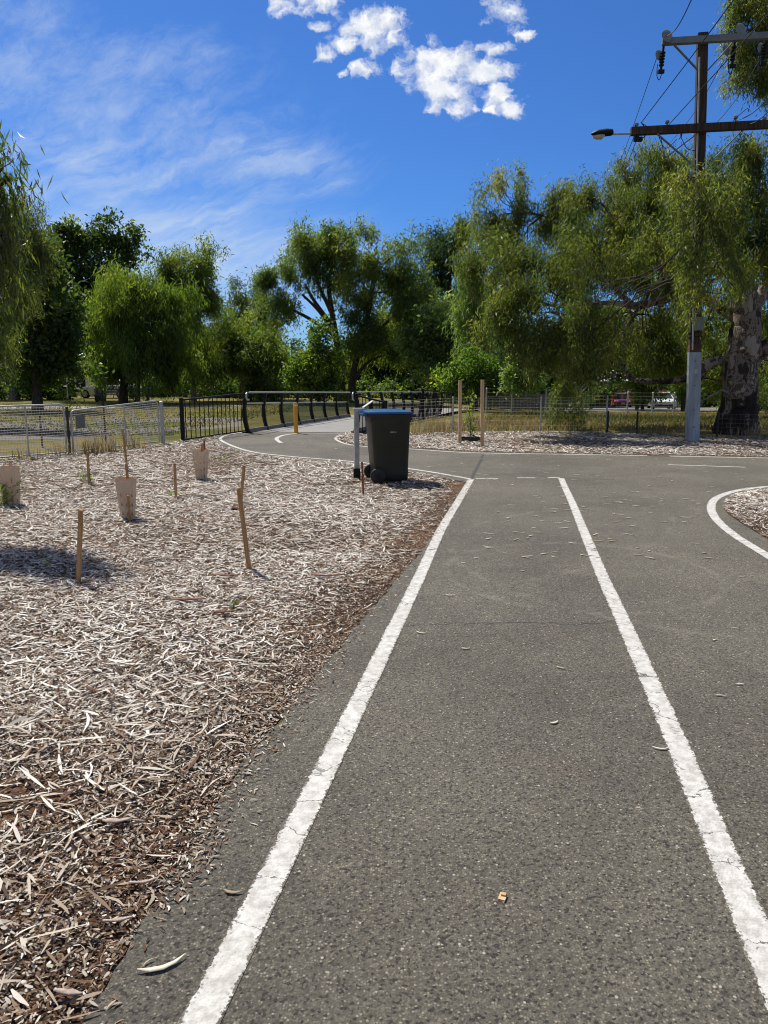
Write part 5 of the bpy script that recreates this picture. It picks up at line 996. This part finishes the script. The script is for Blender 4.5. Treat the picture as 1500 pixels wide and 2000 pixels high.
def plant(name, p, h, w, n, label, leaf='L_fresh', cat='seedling', group=None, L=0.05, W=0.018, droop=0.1, seed=1):
    o = thing(name, (p.x, p.y, p.z), label, cat, group); rng = np.random.default_rng(seed); r = random.Random(seed)
    m = MB(); tips = []
    for i in range(max(2, n // 14)):
        e = Vector((r.gauss(0, w * .4), r.gauss(0, w * .4), h * r.uniform(.55, 1))); P = wander(r, (0, 0, 0), e, 4, .08); m.tube(P, [.003, .0026, .002, .0015, .001], 4, False); tips += P[1:]
    m.build('stem', M['bark'], o)
    T = np.array([tuple(tips[r.randint(0, len(tips) - 1)]) for _ in range(n)]) + rng.normal(0, w * .08, (n, 3)); ax = unit(rng.normal(size=(n, 3)) + np.array([0, 0, .3 - droop * 2])); sd_ = unit(np.cross(ax, rng.normal(size=(n, 3))))
    l = L * rng.uniform(.6, 1.2, (n, 1)); V = np.stack([T, T + ax * l * .45 + sd_ * W * .5, T + ax * l, T + ax * l * .45 - sd_ * W * .5], 1).reshape(-1, 3)
    np_mesh('leaves', V, np.arange(4 * n).reshape(-1, 4), M[leaf], o, np.repeat(np.clip(rng.normal(.55, .2, n), 0, 1), 4)); return o
SG = 'young plants in the mulch'
plant('seedling', GR(172, 944), 0.14, 0.32, 46, 'small leafy seedling around the thin stake near the lower gate', 'L_weep', group=SG, L=.07, seed=2)
plant('seedling', GR(338, 968), 0.12, 0.28, 40, 'small green seedling at the foot of the stake with the bark flake', 'L_weep', group=SG, L=.06, seed=3)
plant('seedling', GR(452, 1196), 0.10, 0.09, 26, 'tiny dark green seedling beside broken red bark, below the tallest leaning stake', 'L_dark', group=SG, L=.035, W=.012, seed=4)
plant('seedling', GR(122, 1128), 0.17, 0.12, 40, 'wispy dark seedling at the edge of the shade left of the upright stake', 'L_dark', group=SG, L=.05, W=.008, seed=5)
plant('seedling', GR(437, 901), 0.10, 0.30, 40, 'low green weed right of the pale grey tree guard', 'L_weep', group=SG, L=.06, seed=6)
plant('seedling', GR(452, 1092), 0.14, 0.12, 18, 'dry twiggy seedling beside the tallest leaning stake', 'straw', group=SG, L=.04, W=.006, seed=7)
plant('seedling', GR(712, 938), 0.12, 0.14, 24, 'small reddish seedling between the bin post and the bin', 'L_rust', group=SG, L=.04, seed=8)
plant('weed', GR(4, 992), 0.30, 0.22, 150, 'green grassy weed at the left edge below the weathered tree guard', 'L_weep', 'weed', L=.22, W=.010, seed=9)
def grass_tuft(p, h, n, spread, label, mat='straw', seed=1, group='dry grass clumps along the fences'):
    rng = np.random.default_rng(seed); V = []
    b = rng.normal(0, spread, (n, 2)); a = rng.uniform(0, 6.28, n); l = h * rng.uniform(.45, 1.1, n); ln = rng.uniform(.1, .6, n) * l; w = .006
    for i in range(n):
        dx, dy = math.cos(a[i]), math.sin(a[i]); x, y = b[i]
        for t, ww in ((0, 1), (.55, .8), (1, .3)):
            q = (x + dx * ln[i] * t * t, y + dy * ln[i] * t * t, l[i] * (t - .12 * t * t)); V += [(q[0] - dy * w * ww, q[1] + dx * w * ww, q[2]), (q[0] + dy * w * ww, q[1] - dx * w * ww, q[2])]
    base = (np.arange(n) * 6)[:, None, None]; Fq = (base + np.array([[0, 1, 3, 2], [2, 3, 5, 4]])[None]).reshape(-1, 4)
    o = np_mesh('dry_grass', np.array(V), Fq, M[mat], tint=np.repeat(np.clip(rng.normal(.55, .25, n), 0, 1), 6)); o.location = (p.x, p.y, gz(p.x, p.y)); return tag(o, label, 'grass clump', group)
for i, (x, y, h, n, sp, lab) in enumerate([(178, 888, .40, 90, .12, 'dry grass clump under the sign on the lower gate'), (215, 884, .36, 80, .12, 'dry grass clump in the middle of the lower gate'), (195, 886, .5, 60, .2, 'tall thin dry grass stems behind the left half of the lower gate'), (262, 879, .34, 60, .12, 'dry grass clump near the right end of the lower gate'), (120, 890, .32, 60, .12, 'dry grass clump at the hinge end of the longer gate'), (55, 898, .26, 50, .15, 'short dry grass clump below the upright of the longer gate'),
        (838, 846, .55, 160, .3, 'straw coloured grass clump at the wire fence behind the bin'), (868, 844, .5, 130, .3, 'straw coloured grass clump left of the first silver fence post'), (912, 843, .45, 130, .3, 'dry grass clump seen between the tall timber stakes'), (810, 849, .35, 90, .3, 'low dry grass clump just right of the bin'), (985, 841, .35, 110, .4, 'dry grass clump on the fence line right of the tall stakes'), (1030, 841, .42, 90, .2, 'dry grass clump left of the second silver fence post'), (1110, 842, .35, 100, .4, 'dry grass clump right of the second silver fence post'), (1290, 847, .3, 90, .5, 'dry grass clump along the lower wire fence, left of the pole'), (1470, 852, .3, 80, .3, 'dry grass at the foot of the old gum')]):
    grass_tuft(GR(x, y), h, n, sp, lab, seed=i)
def park_grass():
    rng = np.random.default_rng(77); n = 60000; x = rng.uniform(-22, 24, n); y = 19.5 + 24 * rng.uniform(0, 1, n) ** 1.6
    keep = (x > (y - 20) * .3 + 1.0) | (x < -5.5 + (y - 20) * .1); x = x[keep]; y = y[keep]; fx = 750 + F * x / y; keep = ~((x > -1) & (y < 21.3)); x = x[keep]; y = y[keep]; n = len(x)
    z = np.array([gz(a, b) for a, b in zip(x, y)]); t = rng.uniform(0, 6.28, n); h = rng.uniform(.03, .10, n) * np.where(x > 0, 1.5, .8); w = h * .3; d = np.stack([np.cos(t), np.sin(t), 0 * t], 1); B = np.stack([x, y, z], 1)
    V = np.stack([B - d * w[:, None], B + d * w[:, None], B + np.stack([rng.normal(0, .4, n) * h, rng.normal(0, .4, n) * h, h], 1)], 1).reshape(-1, 3)
    pat = snoise(rng, np.stack([x, y], 1), .5); tag(np_mesh('park_grass', V, np.arange(3 * n).reshape(-1, 3), M['L_grasspark'], tint=np.repeat(np.clip(.5 + .25 * pat + rng.normal(0, .18, n) + np.where(x > 0, .12, -.05), 0, 1), 3)), kind='stuff')
M['L_grasspark'] = leaf_mat('park_grass_blades', (0.045, 0.075, 0.018), (0.13, 0.13, 0.045), (0.25, 0.19, 0.09), 0.3, 0.7, 0.2, (1.4, 1.35, 0.8))
park_grass()
# two tall stakes with a staked sapling in a watering ring
TG = 'tall square stakes of the young tree'
def tall(top, foot, w, label):
    b = GR(*foot); k = b.y / F * 1.01; o = thing('tree_stake', (b.x, b.y, 0), label, 'stake', TG); t = PT(top[0], top[1], b.y); d = t - b
    m = MB(); m.bar((0, 0, -.1), d, w * k, w * k); m.build('stake', M['tallstake'], o, bevel=.004); m = MB(); m.box((d.x, d.y, d.z + .001), (w * k * .9, w * k * .9, .012)); m.build('end_grain', M['stake'], o)
tall((899, 743), (898, 868), 6.2, 'left one of the two tall square timber stakes'); tall((942.5, 742), (942, 873), 6.2, 'right one of the two tall square timber stakes, casting a long shadow')
b = GR(917, 862); o = thing('watering_ring', (b.x, b.y, 0.0), 'black plastic watering ring around the staked sapling', 'ring'); m = MB(); n = 28
for i in range(n):
    a0, a1 = 2 * math.pi * i / n, 2 * math.pi * (i + 1) / n; p = [Vector((.265 * math.cos(a), .25 * math.sin(a), 0)) for a in (a0, a1)]; q = [v * .93 for v in p]; zt = Vector((0, 0, .10 + .008 * math.sin(3 * a0)))
    m.add([p[0], p[1], p[1] + zt, p[0] + zt, q[0], q[1], q[1] + zt, q[0] + zt], [(0, 1, 2, 3), (5, 4, 7, 6), (3, 2, 6, 7)])
m.build('band', M['blackp'], o)
m = MB(); m.poly([(.25 * math.cos(2 * math.pi * i / 20), .235 * math.sin(2 * math.pi * i / 20), 0) for i in range(20)], .05); m.build('soil_fill', M['soil'], o)
m = MB(); m.tube([PT(916, 802, b.y) - b, PT(925, 800, b.y + .02) - b, PT(941, 799, b.y) - b], .012, 4); tie = m.build('tree_tie', M['orange']); tie.location = b; tag(tie, 'orange strap tying the sapling to the right tall stake', 'tie')
sb = Vector((b.x + .01, b.y, .05)); o = plant('sapling', sb, 1.05, 0.20, 130, 'thin sapling with sparse brownish leaves between the two tall stakes', 'L_olive', 'sapling', L=.12, W=.035, droop=.5, seed=21)
m = MB(); m.tube([(0.02, 0, -.05), (0.01, 0, .3), (-.02, 0, .6), (-.045, .01, .95), (-.07, 0, 1.3), (-.085, 0, 1.42)], [.011, .010, .009, .006, .004, .002], 6); m.build('trunk', M['bark'], o, True)

# ------------------------------------------------------------------ power pole, lamp and lines
def power_pole():
    b = GR(1349, 863); Y = b.y; k = PXM(Y); o = thing('power_pole', (b.x, b.y, 0), 'tall dark timber power pole with two crossarms and a grey steel splint at its foot', 'power pole')
    p = lambda x, y, dy=0.0: PT(x, y, Y + dy) - b
    ft, tp = Vector((0.06, 0.05, -.1)), p(1372, 66)
    ax = lambda t: ft.lerp(tp, t)
    rz = Matrix.Rotation(R(-12), 3, 'Z')
    def sq(c, w, d): return [Vector(c) + rz @ Vector((a * w / 2, e * d / 2, 0)) for a, e in ((-1, -1), (1, -1), (1, 1), (-1, 1))]
    m = MB(); m.loft([sq(ax(t), .25 - .04 * t, .25 - .04 * t) for t in (0, .2, .4, .6, .8, 1)]); m.build('timber_shaft', M['pole'], o, bevel=.012)
    m = MB(); sh = lambda z: ft.lerp(tp, (z + .1) / tp.z)
    rings = []
    for z, g in ((-.1, .275), (1.2, .27), (2.05, .268)): rings.append(sq(sh(z), g, g))
    m.loft(rings); s = m.build('steel_splint', M['splint'], o, bevel=.01)
    m = MB()
    for z in (.35, .75, 1.3, 1.85):
        c = sh(z) + rz @ Vector((0, -.138, 0)); m.tube([c, c + rz @ Vector((0, -.02, 0))], .02, 6)
    m.build('bolt', M['sign'], s)
    m = MB(); m.box(sh(1.62) + rz @ Vector((.02, -.1375, 0)), (.07, .004, .10), rz.to_4x4()); m.build('pole_tag', M['galv'], s)
    m = MB(); m.loft([sq(sh(2.05), .264, .264), sq(sh(2.22), .262, .262)]); m.build('rust_stain', M['rust'], s)
    m = MB(); z = 2.68
    m.box(sh(z) + rz @ Vector((.05, -.15, 0)), (.22, .1, .30), rz.to_4x4()); m.build('junction_box', M['sign'], o, bevel=.01)
    m = MB(); [m.tube([q + Vector((0, 0, zz)) for q in (sq(sh(zz) * 1 - Vector((0, 0, sh(zz).z)), .268, .268) + [sq(sh(zz) - Vector((0, 0, sh(zz).z)), .268, .268)[0]])], .012, 6, False) for zz in (2.42, 2.52)]; m.build('strap', M['black'], o)
    m = MB(); m.tube([sh(2.1) + rz @ Vector((-.07, -.150, 0)), sh(5) + rz @ Vector((-.07, -.138, 0)), sh(8.2) + rz @ Vector((-.07, -.124, 0))], .018, 6); m.build('conduit', M['galv'], o)
    # crossarms run left to right, a little towards the viewer on the right
    A0, A1 = p(1293, 82, -.05), p(1640, 62, -.55); m = MB(); m.bar(A0, A1, .12, .125); up = m.build('steel_crossarm', M['xarm'], o)
    B0, B1 = p(1232, 257, -.05), p(1640, 236, -.45); m = MB(); m.bar(B0, B1, .13, .16); lo = m.build('timber_crossarm', M['pole'], o)
    for a, c in (((1317, 88), (1363, 137)), ((1432, 82), (1380, 140)), ((1283, 261), (1360, 328)), ((1300, 308), (1358, 264)), ((1450, 254), (1383, 322))):
        m = MB(); m.bar(p(*a, -.14), p(*c, -.16), .05, .025); m.build('brace', M['xarm'], o)
    def disc(c, r, d): m = MB(); d = Vector(d).normalized(); c = Vector(c); m.tube([c - d * .05, c - d * .02, c, c + d * .025, c + d * .04], [.03, r * .8, r, r * .75, .03], 20); m.build('disc_insulator', M['porcelain'], o, True)
    for x, y in ((1303, 70), (1447, 57), (1560, 50)): disc(p(x, y, -.18), .13, (.25, -1, .15))
    for x, y in ((1288, 108), (1419, 98), (1487, 94)): disc(p(x, y, .1), .115, (-.4, .9, -.1))
    for x, y in ((1290, 116), (1429, 105), (1489, 100)):
        m = MB(); m.tube([p(x + 6, y - 25, .02), p(x + 3, y, .02), p(x + 1, y + 20, .02)], .028, 8); [m.tube([p(x + 5 - j * .8, y - 14 + j * 6, .02), p(x + 4.6 - j * .8, y - 11.5 + j * 6, .02)], .055, 10) for j in range(5)]; m.box(p(x + 1, y + 24, .02), (.13, .07, .07)); m.build('drop_out_fuse', M['black'], o)
        m = MB(); m.tube(catmull([p(x - 6, y + 10, .05), p(x - 7, y + 32, .05), p(x - 2, y + 40, .05), p(x + 3, y + 24, .02)], 5), .009, 5); m.build('jumper_wire', M['cable'], o, True)
    for x, y in ((1243, 250), (1303, 245), (1330, 262), (1437, 236), (1493, 238)):
        m = MB(); m.tube([p(x, y + 6, -.1), p(x, y - 3, -.1)], .02, 6); m.tube([p(x, y - 3, -.1), p(x, y - 5, -.1), p(x, y - 9, -.1), p(x, y - 10, -.1)], [.02, .05, .045, .02], 12); m.build('pin_insulator', M['porcelain'], o, True)
    m = MB(); m.box(p(1246, 272, -.05), (.18, .08, .09)); m.box(p(1243, 263, -.05), (.10, .1, .12)); m.tube(catmull([p(1253, 240, -.1), p(1262, 255, -.1), p(1258, 268, -.1), p(1248, 272, -.05)], 5), .012, 5); m.build('cable_clamp', M['black'], o)
    for c in ([(1303, 246), (1325, 250), (1332, 262), (1326, 272)], [(1287, 268), (1300, 290), (1322, 272)], [(1330, 268), (1342, 290), (1358, 294)], [(1256, 242), (1275, 255), (1290, 268), (1296, 300), (1302, 306)], [(1432, 236), (1447, 222), (1460, 212), (1462, 219)]):
        m = MB(); m.tube(catmull([p(*q, -.12) for q in c], 5), .008, 5); m.build('jumper_wire', M['cable'], o, True)
    # street lamp on its own arm
    g = b + p(1232, 262, -.05); L = thing('street_lamp', g, 'street lamp reaching out to the left from the lower crossarm of the power pole', 'street lamp'); q = lambda x, y: PT(x, y, Y - .05) - g
    m = MB(); m.tube([q(1236, 261), q(1196, 262)], .022, 8); m.build('arm', M['galv'], L, True)
    h0, h1 = q(1197, 261), q(1155, 263); d = (h1 - h0); m = MB(); rr = []
    for t, w, hh in ((0, .06, .05), (.05, .10, .085), (.35, .12, .10), (.42, .115, .095), (.7, .12, .085), (.9, .085, .05), (1.0, .03, .02)):
        rr.append([h0 + d * t + Vector((0, w * math.cos(a), hh * math.sin(a) * (1 if math.sin(a) > 0 else .55) + .01)) for a in [2 * math.pi * i / 14 for i in range(14)]])
    m.loft(rr); m.build('housing', M['black'], L, True)
    m = MB(); rr = []
    for t, w, hh in ((.40, .07, .03), (.5, .105, .09), (.75, .10, .085), (.93, .05, .04)): rr.append([h0 + d * t + Vector((0, w * math.cos(a), -.035 + hh * .8 * math.sin(a) * (1 if math.sin(a) < 0 else .2))) for a in [2 * math.pi * i / 14 for i in range(14)]])
    m.loft(rr); m.build('lens', M['lampglass'], L, True)
    # lines: each runs from the next pole, behind the viewer, to this one, or from here away to the left
    def line(pts, label, rad=.009):
        P = [PT(x, y, yy) for x, y, yy in pts]; a = P[0]; w = MB(); C_ = catmull(P, 8) if len(P) > 2 else [P[0].lerp(P[1], t / 12) - Vector((0, 0, .12 * math.sin(math.pi * t / 12))) for t in range(13)]
        w.tube([c - a for c in C_], rad, 5); ob = w.build('power_line', M['cable'], None, True); ob.location = a; tag(ob, label, 'power line', 'power lines on the pole')
    line([(1303, 70, Y - .2), (1352, -4, Y - 5.0)], 'conductor rising from the disc insulator at the left end of the upper crossarm'); line([(1283, 112, Y + .2), (1195, 358, Y + 26)], 'conductor dropping left from the hanging disc at the end of the upper crossarm')
    line([(1252, 240, Y - .1), (1345, 118, Y - 3.2), (1437, -6, Y - 5.6)], 'line crossing in front of the pole top from the end of the lower crossarm'); line([(1304, 246, Y - .1), (1400, 140, Y - 3.5), (1512, 14, Y - 6.0)], 'line crossing the pole above the lower crossarm and the corner foliage')
    line([(1245, 268, Y + .1), (1212, 345, Y + 25)], 'right one of the close pair of lines dropping away below the lamp'); line([(1240, 262, Y + .1), (1203, 345, Y + 25)], 'left one of the close pair of lines dropping away below the lamp')
    line([(1414, 118, Y + .2), (1340, 242, Y + 9), (1262, 330, Y + 25)], 'conductor passing behind the pole from the middle fuse of the upper crossarm'); line([(1487, 112, Y + .2), (1395, 245, Y + 9), (1250, 380, Y + 26)], 'conductor passing behind the pole from the right fuse of the upper crossarm'); line([(1437, 236, Y - .1), (1520, 168, Y - 3.0)], 'line leaving the lower crossarm to the right edge'); line([(1460, 244, Y - .1), (1530, 180, Y - 3.0)], 'second lower line leaving the lower crossarm to the right edge')
power_pole()

# ------------------------------------------------------------------ street: cars and houses
def car(px_, Y, yaw, label, paint, sign=False):
    b = GY(px_, Y); o = thing('parked_car', b + Vector((0, 0, .01)), label, 'car', 'cars on the street', yaw)
    prof = [(2.28, .42, .30), (2.30, .62, .30), (2.18, .74, .28), (1.2, .90, .18), (.98, .93, .17), (-1.55, .98, .17), (-2.2, .96, .2), (-2.35, .7, .25), (-2.33, .42, .3)]     # x, z, inset : nose at +x
    rings = []
    for s, in_ in ((-1, .06), (-.92, 0), (-.5, 0), (0, 0), (.5, 0), (.92, 0), (1, .06)):
        y = s * .90; k = 1 - .055 * s * s; rings.append([(x * k, y, z - .03 * s * s) for x, z, _ in prof] + [(-2.2 * k, y, .24), (2.2 * k, y, .24)])
    m = MB(); m.loft(rings); m.build('body', M[paint], o, True, .02)
    m = MB(); rings = []
    for s in (-1, -.9, 0, .9, 1):
        y0 = .84 * s; y1 = .62 * s; rings.append([(1.02, y0, .90), (.28, y1, 1.40), (-.1, y1, 1.455 - .02 * s * s), (-.9, y1, 1.42), (-1.75, y0, .95)])
    m.loft(rings); cab = m.build('cabin', M[paint], o, True)
    m = MB(); m.add([(1.035, -.74, .93), (1.035, .74, .93), (.31, .56, 1.39), (.31, -.56, 1.39)], [(0, 1, 2, 3)]); m.build('windscreen', M['carglass'], o)
    for s in (-1, 1):
        m = MB(); m.add([(.82, s * .845, .95), (-1.3, s * .84, .97), (-.85, s * .655, 1.36), (.2, s * .655, 1.37)], [(0, 1, 2, 3)]); m.build('side_window', M['carglass'], o)
        m = MB(); m.loft([[(2.20, s * .46, .64), (2.20, s * .80, .68), (2.20, s * .80, .76), (2.20, s * .48, .70)], [(2.06, s * .46, .64), (1.95, s * .86, .68), (1.95, s * .86, .78), (2.06, s * .48, .73)]]); m.build('headlight', M['headlamp'], o)
        m = MB(); m.box((.75, s * 1.0, 1.0), (.12, .2, .13)); m.build('mirror', M[paint], o, bevel=.02)
        for x in (1.40, -1.40):
            m = MB(); m.tube([(x, s * .70, .32), (x, s * .92, .32)], .32, 20); w = m.build('wheel', M['tyre'], o, True); m = MB(); m.tube([(x, s * .9, .32), (x, s * .93, .32)], .21, 14); m.build('rim', M['galv'], w, True)
    m = MB(); m.box((2.24, 0, .40), (.12, 1.5, .17)); m.box((2.23, 0, .62), (.1, .9, .07)); m.build('grille', M['blackp'], o, bevel=.02)
    m = MB(); m.box((2.31, 0, .50), (.02, .38, .11)); m.build('number_plate', M['plate'], o)
    if sign: m = MB(); m.box((-.1, .1, 1.49), (.25, .55, .11)); m.build('roof_sign', M['paintred'], o, bevel=.03)
car(1292, 63, R(-103), 'white sedan facing the viewer on the street left of the power pole', 'paintwhite', True); car(1214, 80, R(-103), 'red car behind the white sedan, farther up the street', 'paintred'); car(214, 56, R(170), 'white car beyond the park bench near the pale wall', 'paintwhite')
def house(x, Y, w, d, hw, hr, label, wall, roof, yaw=0.0, windows=()):
    b = GY(x, Y); o = thing('house', b, label, 'house', None, yaw); m = MB(); m.box((0, 0, hw / 2 - .3), (w, d, hw + .6)); m.build('wall', M[wall], o)
    e = .5; m = MB(); x0, y0 = w / 2 + e, d / 2 + e; rl = max(.2, (w - d) / 2); v = [(-x0, -y0, hw), (x0, -y0, hw), (x0, y0, hw), (-x0, y0, hw), (-rl, 0, hw + hr), (rl, 0, hw + hr)]
    m.add(v + [(q[0], q[1], q[2] - .12) for q in v[:4]], [(0, 1, 5, 4), (1, 2, 5), (2, 3, 4, 5), (3, 0, 4), (6, 7, 1, 0), (7, 8, 2, 1), (8, 9, 3, 2), (9, 6, 0, 3), (9, 8, 7, 6)]); m.build('roof', M[roof], o)
    for wx, wz, ww, wh in windows:
        m = MB(); m.box((wx, -d / 2 - .02, wz), (ww + .16, .06, wh + .16)); f = m.build('window', M['white'], o); m = MB(); m.box((wx, -d / 2 - .06, wz), (ww, .03, wh)); m.build('pane', M['window'], f)
house(1190, 92, 8, 6, 3.1, 1.6, 'white roofed house at the end of the street behind the red car', 'brick', 'roofwhite', 0, [(-2, 1.4, 1.4, 1.2), (2, 1.4, 1.4, 1.2)])
house(1300, 104, 7, 6, 4.3, 1.2, 'pale two storey house behind the street trees', 'whitewall', 'roofgrey', 0, [(-1.5, 3, 1, 1)])
house(1085, 80, 5.0, 5, 6.6, 1.2, 'tall white house glimpsed through the hanging gum foliage', 'whitewall', 'roofgrey', 0, [(.2, 5.6, 1.0, 1.3), (-1.5, 2, 1.2, 1.2)])
house(300, 74, 12, 6, 3.4, 1.6, 'cream house in the shade behind the weeping tree', 'cream', 'roofgrey', 0, [(-3, 1.6, 1.2, 1.6), (1.5, 1.6, 1.6, 1.3), (4, 1.6, 1.2, 1.3)])
house(690, 84, 14, 7, 2.9, 1.5, 'grey roofed house behind the central trunks', 'cream', 'roofwhite', 0, [(-3, 1.6, 1.4, 1.2), (2.5, 1.6, 1.4, 1.2)])
house(30, 80, 12, 7, 3.0, 1.5, 'brick house behind the far left trees', 'brick', 'roofgrey', 0, [(-2, 1.5, 1.4, 1.2), (3, 1.5, 1.4, 1.2)])
